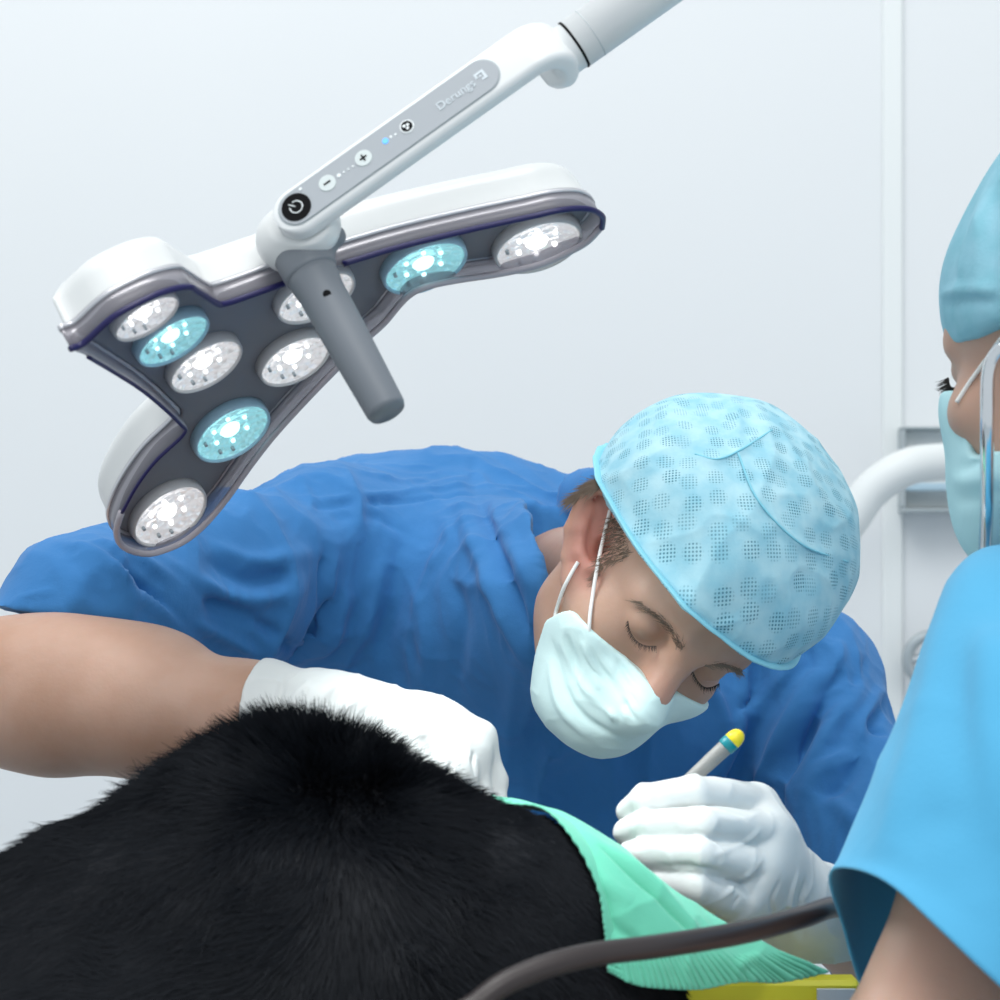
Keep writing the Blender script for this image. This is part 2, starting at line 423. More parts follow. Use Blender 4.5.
# ---- steel frame on the wall
fr = empty('wall_frame', W(945, 512, WALL - .02))
tag(fr, 'rectangular grey metal frame on the wall beside the masked assistant', 'wall rail')
def at(px, py, d): return W(px, py, d)
D0 = WALL - .025
def pxbox(x0, y0, x1, y1, d, hy, bev=.002):
    a, b = W(x0, y1, d), W(x1, y0, d); return box((a + b) / 2, X_, Y_, Z_, [(b[0] - a[0]) / 2, hy, (b[2] - a[2]) / 2], bev)
obj('frame_border', *cat(pxbox(900, 427, 1010, 430, D0, .025), pxbox(900, 508, 1010, 513, D0, .025), pxbox(900, 430, 903, 508, D0, .025)), M['greymetal'], fr, smooth=False)
obj('back_plate', *pxbox(903, 430, 1010, 508, D0 + .02, .004), M['trim'], fr, smooth=False)
obj('rail', *pxbox(903, 483, 1010, 491, D0 - .005, .015), mat('blue_grey_rail', (.42, .58, .68), .5), fr, smooth=False)
# ---- white hose in front of it
hz = tag(obj('ventilator_hose', *tube([W(770, 600, 2.95), W(815, 565, 2.95), W(850, 520, 2.95), W(872, 490, 2.95), W(905, 468, 2.95), W(940, 462, 2.97), W(985, 462, 3.0), W(1060, 466, 3.05), W(1100, 472, WALL)], .0235, 16, 60), M['whiteplastic']),
     'thick white hose curving down behind the patterned blue cap', 'hose')
# ---- ring handle
rc = W(931, 659, WALL - .07); P = [rc + .031 * A([math.cos(a), 0, math.sin(a)]) for a in np.linspace(0, 2 * math.pi, 24, endpoint=False)]
rg = empty('ring_handle', W(931, 659, WALL - .03)); tag(rg, 'dull metal ring handle on the wall beside the cyan sleeve', 'handle')
obj('ring', *tube(P, .0075, 12, 48, closed=True, ref=[0, 1, 0]), M['greymetal'], rg)
obj('boss', *lathe([(.012, 0), (.012, .05), (.016, .052), (.016, .062)], W(931, 659, WALL), -Y_, 20), M['black'], rg)
obj('crossbar', *tube([rc - .03 * X_, rc + .03 * X_], .006, 10), M['chrome'], rg)

# ================================================================== surgical lamp
LD = 1.53
LC = W(300, 325, LD)
am = A([.8713, 0, .4907]); an = nrm([.457, -.37, -.812]); am = nrm(am - an * (am @ an)); av = np.cross(an, am)
if av[1] < 0: av = -av
BK = .55
def UP(px, py, off=0.):
    """pixel -> (a, b) on the dished lamp face at height off along its axis"""
    d = nrm(W(px, py, 1) - CAM); w = off
    for _ in range(25):
        t = ((LC + w * an - CAM) @ an) / (d @ an); q = CAM + t * d - LC; a, b = q @ am, q @ av; w = off + BK * (a * a + b * b)
    return a, b
def LP(a, b, w=0.): return LC + a * am + b * av + (w + BK * (a * a + b * b)) * an
def LN(a, b): return nrm(an - 2 * BK * (a * am + b * av))
lamp = empty('surgical_lamp', LC - .05 * an)
tag(lamp, 'white four-armed surgical lamp with nine lenses and grey handle', 'surgical lamp')
OUT = [(70, 349), (84, 343), (112, 318), (142, 301), (167, 291), (188, 287), (197, 291), (216, 303), (225, 304), (252, 295), (283, 284), (313, 273), (343, 264), (400, 247), (470, 230), (530, 217), (562, 210), (588, 209), (602, 216), (602, 228), (588, 243), (568, 254), (540, 266), (500, 275), (460, 281), (430, 287), (413, 294), (400, 306), (385, 324), (365, 342), (335, 372), (305, 403), (275, 436), (250, 468), (228, 499), (207, 524), (187, 541), (166, 551), (146, 555), (124, 548), (117, 533), (122, 513), (137, 486), (156, 461), (184, 434), (180, 424), (160, 405), (140, 389), (115, 373), (88, 357)]
PO = A([UP(*p) for p in OUT]); PO = catmull(PO, 220, True)
def sd2(poly, X, Y):
    d = np.full(X.shape, 9.); ins = np.zeros(X.shape, bool); n = len(poly)
    for i in range(n):
        a, b = poly[i], poly[(i + 1) % n]; e = b - a; wx, wy = X - a[0], Y - a[1]
        t = np.clip((wx * e[0] + wy * e[1]) / max(e @ e, 1e-12), 0, 1)
        d = np.minimum(d, (wx - e[0] * t) ** 2 + (wy - e[1] * t) ** 2)
        c = (a[1] > Y) != (b[1] > Y); xi = a[0] + (Y - a[1]) / (b[1] - a[1] + 1e-12) * e[0]; ins ^= c & (X < xi)
    return np.where(ins, -1, 1) * np.sqrt(d)
lo2, hi2 = PO.min(0) - .008, PO.max(0) + .008
def slab(inset, w0, w1, rb=0., hw=.002, h=.0018, smooth=1):
    """solid with the lamp's outline between two heights, back edge (low side) rounded by rb"""
    f = Fld([lo2[0], lo2[1], w0 - 3 * hw], [hi2[0], hi2[1], w1 + 3 * hw], [h, h, hw])
    x = f.lo[0] + h * np.arange(f.n[0]); y = f.lo[1] + h * np.arange(f.n[1]); z = f.lo[2] + hw * np.arange(f.n[2])
    s2 = sd2(PO, *np.meshgrid(x, y, indexing='ij'))[:, :, None] + inset
    z = z[None, None, :]
    if rb:
        u = s2 + rb; v = (w0 + rb) - z
        d = np.minimum(np.maximum(u, v), 0) + np.sqrt(np.maximum(u, 0) ** 2 + np.maximum(v, 0) ** 2) - rb
        f.D = np.maximum(d, z - w1).astype(np.float32)
    else: f.D = np.maximum(s2, np.maximum(w0 - z, z - w1)).astype(np.float32)
    V, Q = f.mesh(smooth)
    P = LC + V[:, :1] * am + V[:, 1:2] * av + (V[:, 2:] + BK * (V[:, :1] ** 2 + V[:, 1:2] ** 2)) * an
    return P, Q
HT, CT = .047, .016
obj('housing', *slab(.0015, -HT, -CT, .013, .0018, smooth=2), M['lampwhite'], lamp)
obj('lens_plate', *slab(.003, -CT - .002, -CT + .003, 0, .001, smooth=1), M['plate'], lamp)
def strip(off0, w0, off1, w1, thick=.0012):
    P = PO; T = np.roll(P, -1, 0) - np.roll(P, 1, 0); T /= np.linalg.norm(T, axis=1)[:, None]; N = np.stack([T[:, 1], -T[:, 0]], 1)
    ar = (P[:, 0] * np.roll(P[:, 1], -1) - P[:, 1] * np.roll(P[:, 0], -1)).sum(); N *= np.sign(ar)       # outward
    V = []
    for o, w in ((off0, w0), (off1, w1), (off1 - thick, w1), (off0 - thick, w0)):
        Q = P + N * o; V += [LP(q[0], q[1], w) for q in Q]
    n = len(P); Fc = [(r * n + k, r * n + (k + 1) % n, (r + 1) % 4 * n + (k + 1) % n, (r + 1) % 4 * n + k) for r in range(4) for k in range(n)]
    return A(V), Fc
cov = obj('clear_cover', *strip(.0005, -CT, -.0005, 0), M['cover'], lamp)
obj('front_pane', *slab(.0015, -.0022, -.0007, 0, .0007, smooth=0), M['pane'], cov)
obj('cover_flange', *strip(.0012, -CT - .0012, .0012, -CT + .0018, .004), M['silver'], lamp)
# navy front edge along the upper side, mauve rim on the lower side
def edge(i0, i1, w=0., r=.0014, off=-.0005):
    return tube([LP(a, b, w) for a, b in A([UP(*p) for p in OUT])[i0:i1]], r, 8, 70, ref=an)
obj('edge_trim', *edge(0, 12, 0, .0021), M['navy'], cov); obj('edge_trim', *edge(12, 20, 0, .0021), M['navy'], cov)
obj('rim', *edge(19, 42, -.001, .0024), M['rim'], cov); obj('edge_trim', *edge(41, 50, 0, .0013), M['navy'], cov)

LENS = [(143, 313, 37, 0), (170, 336, 41, 1), (203, 362, 41, 0), (230, 430, 42, 1), (167, 513, 42, 0), (293, 357, 39, 0), (314, 293, 43, 0), (424, 263, 45, 1), (538, 242, 46, 0)]
for px, py, rp, cy in LENS:
    a, b = UP(px, py, -CT + .006); n = LN(a, b); O = LP(a, b, -CT + .002); R = rp * O[1] / F * 1.02
    u = nrm(am - n * (am @ n))
    lz = obj('lens', *lathe([(R * 1.0, 0), (R * .99, .006), (R * .975, .0085), (R * .94, .0092), (R * .915, .0082), (R * .90, .003), (R * .4, .001)], O, n, 40, u), M['bezelc' if cy else 'bezel'], lamp)
    lz['label'] = 'cyan lit lens' if cy else 'white lit lens'
    obj('reflector', *lathe([(R * .905, .0072), (R * .86, .006), (R * .6, .0042), (R * .25, .0035), (R * .05, .0035)], O, n, 36, u, (0, 1)), M['facetc' if cy else 'facet'], lz)
    v = np.cross(n, u); leds = []
    for k in range(7):
        q = (0, 0) if k == 0 else (R * .46 * math.cos(k * math.pi / 3 + .3), R * .46 * math.sin(k * math.pi / 3 + .3))
        leds.append(lathe([(R * (.27 if k == 0 else .06), .003), (R * (.22 if k == 0 else .05), .0055)], O + q[0] * u + q[1] * v, n, 14, u))
    obj('led_cluster', *cat(*leds), M['ledc' if cy else 'ledw'], lz)
    screws = [lathe([(R * .045, .004), (R * .04, .0076)], O + R * .68 * (math.cos(q) * u + math.sin(q) * v), n, 8, u) for q in (-1.9, -2.4, 2.9)]
    obj('screw', *cat(*screws), M['greymetal'], lz)
# handle: tapered grip out of a socket, along the lamp's axis
h0 = W(308, 268, LD - .075); h1 = h0 + nrm(W(385, 415, LD + .0) - W(314, 268, LD)) * 0
hax = nrm(an); tgt = A(W(386, 417, 1.0) - CAM)
# grip end is where the axis direction's ray passes the photo's grip end
hl = .112
grip = obj('handle', *lathe([(.0160, 0), (.0158, .010), (.0146, .020), (.0142, .05), (.0124, hl - .003), (.0112, hl)], h0, hax, 40), M['handle'], lamp)
obj('screw', *lathe([(.0026, 0), (.0026, .0012), (.0012, .0014)], h0 + hax * .028 + nrm(A([0.05, -1, .35])) * .0133, nrm([.05, -1, .35]), 14), M['black'], grip)
f = Fld(h0 - .06, h0 + .06, .0012)
f.cone(h0 - hax * .010, h0 + hax * .004, .0174, .0172, 0); f.half(h0 + hax * .006, hax, .002)
f.cone(h0 - hax * .010, h0 - hax * .010 + am * .024, .010, .007, .008)
obj('handle_socket', *f.mesh(2), M['handle'], lamp)

# ---- control arm
alpha = math.radians(24); dA = 1.43
e1 = A([.8155, 0, .5787]); e2_ = A([-.5787, 0, .8155])
e3 = -Y_ * math.cos(alpha) + e2_ * math.sin(alpha); e2 = np.cross(e3, e1); 
if e2[2] < 0: e2 = -e2
A0 = W(297, 208, dA); pm = dA / F                       # metres per pixel here
L1, hw_, th, rc_ = 275 * pm, 26.5 * pm, .0135, .027
path = [(0, 0)] + [(L1 * q, 0) for q in np.linspace(.1, 1, 10)] + [(L1 + rc_ * math.sin(t), -rc_ + rc_ * math.cos(t)) for t in np.linspace(.15, 2.75, 18)]
V = []; Fc = []; nseg = len(path)
def sect(hw, ht, n=5, r=.0042):
    P = []
    for cx, cy, a0 in ((hw - r, ht - r, 0), (-hw + r, ht - r, 90), (-hw + r, -ht + r, 180), (hw - r, -ht + r, 270)):
        P += [(cx + r * math.cos(math.radians(a0 + q)), cy + r * math.sin(math.radians(a0 + q))) for q in np.linspace(0, 90, n)]
    return P
S2 = sect(hw_, th / 2); ns = len(S2)
pa = A(path)
# round nose at the hub end: rings shrink along the half circle
rings = []
for t in np.linspace(-math.pi / 2 + .12, 0, 9, endpoint=False):
    rings.append((A([math.sin(t) * hw_, 0]), A([1., 0]), math.cos(t)))
for i, p in enumerate(pa):
    tg = pa[min(i + 1, nseg - 1)] - pa[max(i - 1, 0)]; sc = 1.0
    if i > nseg - 5: sc = (1 - .5 * ((i - nseg + 5) / 4.) ** 2)
    rings.append((p, tg / np.linalg.norm(tg), sc))
for p, tg, sc in rings:
    nn = A([-tg[1], tg[0]])
    for a, b in S2:
        q = p + nn * (b - th / 2); V.append(A0 + e1 * q[0] + e3 * q[1] + e2 * a * sc)
m_ = len(rings)
Fc = [(i * ns + k, i * ns + (k + 1) % ns, (i + 1) * ns + (k + 1) % ns, (i + 1) * ns + k) for i in range(m_ - 1) for k in range(ns)] + [tuple(range(ns)), tuple(range((m_ - 1) * ns, m_ * ns))]
arm = obj('control_arm', V, Fc, M['armwhite'], lamp)
def onp(q, z=0.): return A0 + e1 * q[0] + e2 * q[1] + e3 * z
PW = 19.0 * pm
pan = obj('control_panel', *prism(stadium(226 * pm, PW), A0, e1, e2, e3, .0011, .0005), M['panel'], arm, smooth=False)
obj('panel_groove', *prism(stadium(226 * pm, PW * 1.05), A0, e1, e2, e3, .0004), M['greymetal'], arm, smooth=False)
def disc(name, s, t, r, m, z=.0011, h=.0005, par=pan): return obj(name, *prism(circle(r * pm), onp((s * pm, t * pm), z), e1, e2, e3, h, .0001), M[m], par, smooth=False)
pb = disc('power_button', 0, 0, 15.5, 'black')
obj('power_symbol', *cat(tube([onp(((6.6 * math.cos(q)) * pm, 6.6 * math.sin(q) * pm), .0017) for q in np.linspace(2.2 + .5, 2.2 + 2 * math.pi - .5, 24)], .00042, 6, 40, ref=e3),
                     tube([onp((1 * pm * math.cos(2.2), 1 * pm * math.sin(2.2)), .0017), onp((8.6 * pm * math.cos(2.2), 8.6 * pm * math.sin(2.2)), .0017)], .00042, 6)), M['white'], pb)
def along(px, py):      # pixel -> panel coordinates in pixels
    d = nrm(W(px, py, 1) - CAM); t = ((A0 - CAM) @ e3) / (d @ e3); q = CAM + t * d - A0; return q @ e1 / pm, q @ e2 / pm
def rect(s0, t0, s1, t1): return [(s0 * pm, t0 * pm), (s1 * pm, t0 * pm), (s1 * pm, t1 * pm), (s0 * pm, t1 * pm)]
s, t = along(328, 184); mb = disc('minus_button', s, t, 9, 'btn'); obj('minus_sign', *prism(rect(s - 4, t - .8, s + 4, t + .8), onp((0, 0), .0016), e1, e2, e3, .0004), M['black'], mb, smooth=False)
s, t = along(364, 159); pbn = disc('plus_button', s, t, 9, 'btn')
obj('plus_sign', *cat(prism(rect(s - 4, t - .8, s + 4, t + .8), onp((0, 0), .0016), e1, e2, e3, .0004), prism(rect(s - .8, t - 4, s + .8, t + 4), onp((0, 0), .0016), e1, e2, e3, .00045)), M['black'], pbn, smooth=False)
for i, (x, y, r) in enumerate([(339.5, 176.5, 2.2), (344.5, 173, 1.1), (349, 170.2, 1.1), (353.5, 167.3, 1.1)]): disc('level_dot', *along(x, y), r, 'white')
for i, (x, y, r, c) in enumerate([(386, 142, 3.2, 'blueled'), (391.5, 138, 1.5, 'white'), (396, 135.5, 1.3, 'white')]): disc('colour_dot', *along(x, y), r, c)
disc('status_dot', *along(301, 190), 1.7, 'white')
s, t = along(407.5, 127.5); fb = disc('focus_button', s, t, 7.6, 'white'); disc('button_face', s, t, 6.0, 'black', .0016, .0004, fb)
for q in ((-2.2, 1.6), (1.6, .6), (-.4, -2.6)): disc('dot', s + q[0], t + q[1], 1.7, 'white', .0020, .0002, fb)
def text(name, body, O, ex, ey, size, m, par, ext=.0002):
    cu = bpy.data.curves.new(name + '_curve', 'FONT'); cu.body = body; cu.size = size; cu.extrude = ext; cu.align_x = 'LEFT'; cu.space_character = 1.0
    tmp = bpy.data.objects.new(name + '_tmp', cu); COL.objects.link(tmp)
    dg = bpy.context.evaluated_depsgraph_get(); me = tmp.evaluated_get(dg).to_mesh()
    co = A([v.co[:] for v in me.vertices]); Fc = [tuple(p.vertices) for p in me.polygons]
    ez = np.cross(ex, ey); V = O + co[:, :1] * ex + co[:, 1:2] * ey + co[:, 2:] * ez
    bpy.data.objects.remove(tmp)
    return obj(name, V, Fc, M[m], par, smooth=False)
s, t = along(440, 112)
text('printed_name', 'Derungs', onp((s * pm, t * pm), .0014), e1, e2, .0080, 'logo', pan)
s, t = along(481, 77); b_ = 5.6
obj('printed_emblem', *cat(*[prism(rect(s + x0 * b_, t + y0 * b_, s + x1 * b_, t + y1 * b_), onp((0, 0), .0011), e1, e2, e3, .0004) for x0, y0, x1, y1 in ((-1, .55, 1, 1), (.5, -1, 1, .55), (-.1, -1, .5, -.55), (-1, -.1, -.55, .55), (-.25, -.2, .2, .2))]), M['logo'], pan, smooth=False)
# ---- hub between arm and head
f = Fld(A0 - .11, A0 + .12, .0016)
bk = A0 - e3 * th
f.cone(bk - e3 * .002, bk - e3 * .012, .0168, .0172, 0)
hc = h0 - hax * .024
f.cone(bk - e3 * .010, hc, .0158, .0145, .012)
f.cone(hc - am * .006, hc + am * .012, .0145, .013, .012)
f.cone(hc, LP(*UP(302, 272, -.03), -.03), .016, .017, .015)
f.half(bk - e3 * .0004, e3, .001)
obj('swivel_joint', *f.mesh(3), M['lampwhite'], lamp)
# ---- suspension tube leaving the picture at the top right, up to the ceiling
B0 = A0 + e1 * (L1 + rc_ - .006) - e3 * (rc_ + .004); rt = 27 * pm
tb = obj('suspension_tube', *lathe([(rt * .80, -.010), (rt * .90, -.006), (rt * .96, 0), (rt * .96, .011), (rt, .0112), (rt, .32), (rt, .34)], B0, e1, 48), M['armwhite'], lamp)
obj('collar', *lathe([(rt * .985, .0095), (rt * 1.005, .0098), (rt * 1.005, .0108), (rt * .985, .0112)], B0, e1, 48), M['black'], tb)
obj('collar', *lathe([(rt * .985, .0218), (rt * 1.004, .0220), (rt * 1.004, .0226), (rt * .985, .0228)], B0, e1, 48), M['greymetal'], tb)
B1 = B0 + e1 * .34
obj('elbow', *tube([B1 - e1 * .02, B1 + e1 * .02, B1 + e1 * .05 + Z_ * .02, B1 + e1 * .06 + Z_ * .08, B1 + e1 * .06 + Z_ * .16], .021, 20, 30), M['armwhite'], tb)
C1 = B1 + e1 * .06; obj('drop_pole', *lathe([(.021, 0), (.021, 2.6 - C1[2] - .12)], C1 + Z_ * .14, Z_, 28), M['armwhite'], tb)
print('LAMP handle end px', (lambda q: (500 + F * q[0] / q[1], 500 - F * (q[2] - CZ) / q[1]))(h0 + hax * hl))
# ================================================================== people
def frame(l, u0):
    l = nrm(l); u = nrm(A(u0) - l * (l @ A(u0))); return l, np.cross(l, u), u
class Head:
    def __init__(s, O, l, u0): s.O = A(O); s.l, s.f, s.u = frame(l, u0); s.R = A([s.l, s.f, s.u])
    def p(s, x, y, z): return s.O + s.R.T @ A([x, y, z])
    def loc(s, P): return (P - s.O) @ s.R.T
def head_skin(f, H, ears=True):
    p, R = H.p, H.R
    f.ell(p(0, -.012, .035), (.076, .098, .090), R, .01)
    f.ell(p(0, .035, .038), (.064, .058, .058), R, .03)
    f.ell(p(0, .032, -.040), (.058, .058, .068), R, .03)
    for s in (-1, 1):
        f.chain([p(s * .049, .008, -.030), p(s * .041, .016, -.060), p(s * .018, .066, -.096)], [.015, .015, .016], .03)
        f.ell(p(s * .044, .055, -.032), (.024, .026, .020), R, .02)
        f.cone(p(s * .012, .0895, .013), p(s * .046, .072, .014), .0088, .008, .016)
    f.cone(p(-.008, .074, -.096), p(.008, .074, -.096), .018, .018, .02)
    f.ell(p(0, .075, -.072), (.026, .022, .022), R, .02)
    f.cone(p(0, .092, -.079), p(0, .091, -.079), .010, .010, .008)
    f.cone(p(-.016, .088, -.067), p(.016, .088, -.067), .006, .006, .006)
    for s in (-1, 1):
        f.ell(p(s * .032, .094, -.001), (.019, .014, .012), R, .012, 's')
    f.cone(p(0, .086, .004), p(0, .110, -.038), .0098, .0132, .014)
    for s in (-1, 1):
        f.ell(p(s * .0125, .100, -.044), (.0075, .010, .007), R, .008)
        f.ell(p(s * .032, .0745, -.001), (.0155, .0135, .0125), R, .003)           # lowered lid over the eyeball
        f.chain([p(s * .018, .0872, -.006), p(s * .026, .0895, -.0095), p(s * .034, .0892, -.0105), p(s * .041, .0855, -.009), p(s * .047, .081, -.005)], [.0011, .0016, .0016, .0014, .001], .002, 's')
        f.chain([p(s * .017, .0865, .004), p(s * .026, .0885, .0095), p(s * .036, .086, .0105), p(s * .046, .078, .006)], [.001, .0014, .0014, .001], .002, 's')
def lashes(H, s, n=46, m=1.):
    t = np.linspace(0, 1, n); line = catmull([H.p(s * .019, .0876, -.0062), H.p(s * .027, .0900, -.0092), H.p(s * .035, .0898, -.0102), H.p(s * .042, .0862, -.0088), H.p(s * .047, .0820, -.0055)], n)
    d = H.R.T @ A([s * .12, .75, -.65]); D = np.tile(d, (n, 1)) + (np.outer(t - .5, H.l) * s * .8); D += RNG.normal(0, .1, D.shape)
    return strands(line, D / np.linalg.norm(D, axis=1)[:, None], RNG.uniform(.0035, .006, n) * m, np.full(n, .0003) * m, np.tile(H.u * .5, (n, 1)))
def brow(H, s, tree, n=140):
    roots = []; dirs = []
    for i in range(n):
        t = RNG.uniform(0, 1); x = .011 + .042 * t; z = .0095 + .0060 * math.sin(t * 2.2) - .004 * t * t + RNG.normal(0, .0019 * (1.1 - .6 * t))
        o = H.p(s * x, .15, z); r = tree.ray_cast(Vector(o), Vector(-H.f))
        if r[0] is None: continue
        roots.append(A(r[0])); dirs.append(nrm(H.R.T @ A([s * (.9 - .3 * (1 - t)), .28, .45 - .9 * t]) + RNG.normal(0, .15, 3)))
    roots, dirs = A(roots), A(dirs); n = len(roots)
    return strands(roots, dirs, RNG.uniform(.006, .010, n), np.full(n, .00028), np.tile(-H.f * .4, (n, 1)))

# ------------------------------------------------------------------ the surgeon
surgeon = empty('person', A([-.04, 2.3, 0]))
tag(surgeon, 'surgeon in blue scrubs, patterned cap and mask bending over a black dog', 'person')
HS = Head([0, 0, 0], (.72, .48, -.50), (.685, -.42, .595))
HS.O = W(681, 654, 1.665) - HS.R.T @ A([0, .088, 0])
SR, EL, WR = W(325, 575, 1.97), W(-18, 693, 1.66), W(318, 722, 1.605)          # arm at the left of the picture
SL, EL2, WR2 = W(796, 698, 2.02), W(925, 985, 1.80), W(832, 926, 1.615)       # arm at the right
NB = W(572, 590, 1.99)
lo = A([W(-110, 0, 1.7)[0], 1.44, W(0, 1080, 1.6)[2]]); hi = A([W(985, 0, 1.9)[0], 2.16, W(0, 395, 1.8)[2]])
B = Fld(lo, hi, .0024)
head_skin(B, HS)
B.cone(HS.p(.006, -.026, -.035), NB, .042, .054, .02)                           # neck
B.cone(HS.p(-.02, .0, -.06), W(590, 650, 1.92), .026, .036, .02)
# trunk under the scrubs, shoulders, arms
B.ell(W(480, 660, 2.06), (.16, .07, .10), k=.05); B.ell(W(560, 760, 2.06), (.15, .07, .12), k=.05)
B.cone(SR, W(480, 600, 2.05), .055, .06, .04); B.cone(SL, W(620, 660, 2.06), .055, .06, .04)
UA = SR + (EL - SR) * .5
B.chain([SR, UA, EL + A([.012, .01, .006])], [.050, .044, .042], .02)
fa = EL + (WR - EL)
B.chain([EL, EL + (WR - EL) * .22, EL + (WR - EL) * .5, EL + (WR - EL) * .8, WR], [.040, .0450, .043, .0315, .027], .03)
B.ell(EL + A([.055, .0, -.006]), (.06, .043, .038), k=.03)
B.ell(EL + A([.075, -.012, .022]), (.075, .032, .026), k=.03)                 # brachioradialis
B.cone(EL + A([.02, .01, -.035]), EL + A([.026, .008, -.034]), .012, .012, .02)
B.cone(WR, WR + (WR - EL) * .28, .028, .024, .02)                             # wrist running into the glove
B.chain([SL, (SL + EL2) / 2, EL2], [.038, .036, .034], .02)
B.chain([EL2, EL2 + (WR2 - EL2) * .4, WR2], [.036, .035, .024], .01)
B.cone(WR2, WR2 + (WR2 - EL2) * .12, .024, .022, .005)
# the ear that shows, and the hidden one
eU = nrm(W(600, 478, 1.8) - W(578, 600, 1.795)); eN = nrm(A([-.32, -.95, .12])); eW = nrm(np.cross(eU, eN)); eN = np.cross(eW, eU)
if eW[0] < 0: eW = -eW
EC = W(593, 541, 1.683); ER = A([eW, eN, eU])
def ep(x, y, z): return EC + eW * x + eN * y + eU * z        # x towards the face, y towards the viewer, z up the ear
def ear(f, ep, ER, k=.006):
    f.ell(ep(.002, -.005, .002), (.0165, .008, .037), ER, .006)
    rim = [ep(.016, .000, .006), ep(.017, .004, .022), ep(.010, .006, .036), ep(-.003, .006, .038), ep(-.0125, .006, .026), ep(-.0165, .006, .006), ep(-.0155, .005, -.014), ep(-.011, .004, -.030)]
    f.ell(ep(.003, .007, .006), (.0115, .009, .026), ER, .004, 's')
    f.ell(ep(.007, .002, -.005), (.007, .013, .011), ER, .003, 's')
    f.chain(rim, [.004, .0045, .0048, .0048, .0045, .0045, .0045, .0055], .003)
    f.chain([ep(-.006, .002, .024), ep(-.009, .004, .008), ep(-.007, .005, -.010), ep(.001, .005, -.020)], [.003, .004, .004, .0045], .004)   # inner fold
    f.ell(ep(-.006, .003, -.034), (.0090, .006, .013), ER, .008)                # lobe
    f.cone(ep(.013, .005, -.012), ep(.012, .006, -.017), .0045, .005, .006)     # tragus
B.cone(ep(.016, -.014, 0), ep(.010, -.010, -.012), .014, .012, .012)
ear(B, ep, ER)
eO = HS.p(.078, -.010, -.005); E2 = A([HS.f, HS.l, HS.u])
B.ell(eO, (.018, .006, .032), E2, .008)
VB, QB = B.mesh(1)
tB = bvh(VB, QB)
body = obj('body', VB, QB, M['skin'], surgeon)
bl = .85 * np.exp(-(np.linalg.norm((VB - EC) @ ER.T / A([.02, .02, .042]), axis=1)) ** 4) + .35 * np.exp(-(np.linalg.norm(VB - HS.p(0, .11, -.035), axis=1) / .03) ** 2)
body.data.attributes.new('blush', 'FLOAT', 'POINT').data.foreach_set('value', np.clip(bl, 0, 1).astype(np.float32))
obj('eyelash', *lashes(HS, -1), M['lash'], body); obj('eyelash', *lashes(HS, 1), M['lash'], body)
obj('eyebrow', *brow(HS, -1, tB), M['hair'], body); obj('eyebrow', *brow(HS, 1, tB), M['hair'], body)

# ---- hair: short sides and the nape, combed back under the cap
def cropped(tree, n, lmin, lmax, box_, test, dvec, wd=.0004):
    R_, D_ = [], []
    while len(R_) < n:
        px, py = RNG.uniform(box_[0], box_[2]), RNG.uniform(box_[1], box_[3])
        if not test(px, py): continue
        d = nrm(W(px, py, 1) - CAM); r = tree.ray_cast(Vector(CAM), Vector(d))
        if r[0] is None or np.linalg.norm(ER @ (A(r[0]) - EC) / A([.021, .022, .043])) < 1 and py < 512 and px < 607: n -= 1; continue
        R_.append(A(r[0])); D_.append(nrm(A(dvec(px, py)) + A(r[1]) * .25 + RNG.normal(0, .18, 3)))
    R_, D_ = A(R_), A(D_); n = len(R_); return strands(R_, D_, RNG.uniform(lmin, lmax, n), np.full(n, wd), np.tile([0, 0, -.2], (n, 1)))
def inpoly(poly):
    P = A(poly, float)
    def t(x, y):
        c = False
        for i in range(len(P)):
            a, b = P[i], P[i - 1]
            if (a[1] > y) != (b[1] > y) and x < a[0] + (y - a[1]) / (b[1] - a[1]) * (b[0] - a[0]): c = not c
        return c
    return t
hr = obj('hair', *cropped(tB, 420, .005, .011, (590, 490, 650, 600), inpoly([(611, 515), (620, 520), (634, 552), (622, 562), (606, 564), (593, 588), (592, 576), (604, 548)]), lambda x, y: (-.6, -.1, -.25), .00022), M['hair'], surgeon)
nape = inpoly([(572, 498), (592, 483), (606, 475), (606, 484), (592, 494), (576, 503)])
obj('nape_hair', *cropped(tB, 900, .008, .016, (540, 470, 612, 550), nape, lambda x, y: (-.7, .0, -.35), .0003), M['hair'], hr)

# ---- cap
lo = HS.p(0, 0, .05) - .17; hi = HS.p(0, 0, .05) + .19
C = Fld(lo, hi, .002)
C.ell(HS.p(.007, -.010, .046), (.0925, .114, .078), HS.R, .01)
C.ell(HS.p(.024, -.018, .064), (.088, .098, .068), HS.R, .03)
C.ell(HS.p(.024, -.018, .084), (.070, .074, .046), HS.R, .02)
zc = lambda y: .027 + .12 * y
C.ell(HS.p(-.003, .004, .040), (.085, .101, .068), HS.R, .03)
C.half(HS.p(0, 0, .022), HS.R.T @ nrm(A([0, .16, -1])), .003)
VC, QC = C.mesh(3); tC = bvh(VC, QC)
for ln, a_, w_ in [([(612, 500), (640, 545), (680, 590), (725, 625), (768, 645)], .0022, .006), ([(630, 560), (670, 598), (715, 632), (760, 655)], -.0015, .003),
                   ([(738, 452), (758, 500), (800, 543), (852, 562)], .0025, .004), ([(692, 453), (715, 460), (740, 450), (775, 428)], .0022, .004), ([(735, 398), (738, 425), (742, 452)], .0018, .004),
                   ([(640, 450), (690, 500), (700, 560)], .002, .014), ([(790, 600), (815, 560), (820, 520)], -.0025, .014), ([(700, 600), (740, 560), (752, 510)], .002, .014), ([(655, 470), (690, 440), (720, 420)], -.002, .012)]:
    VC = fold(VC, QC, tC, ln, a_, w_)
VC = wrinkle(VC, QC, .0032, 15, seed=5); VC = wrinkle(VC, QC, .0014, 34, seed=8); tC = bvh(VC, QC)
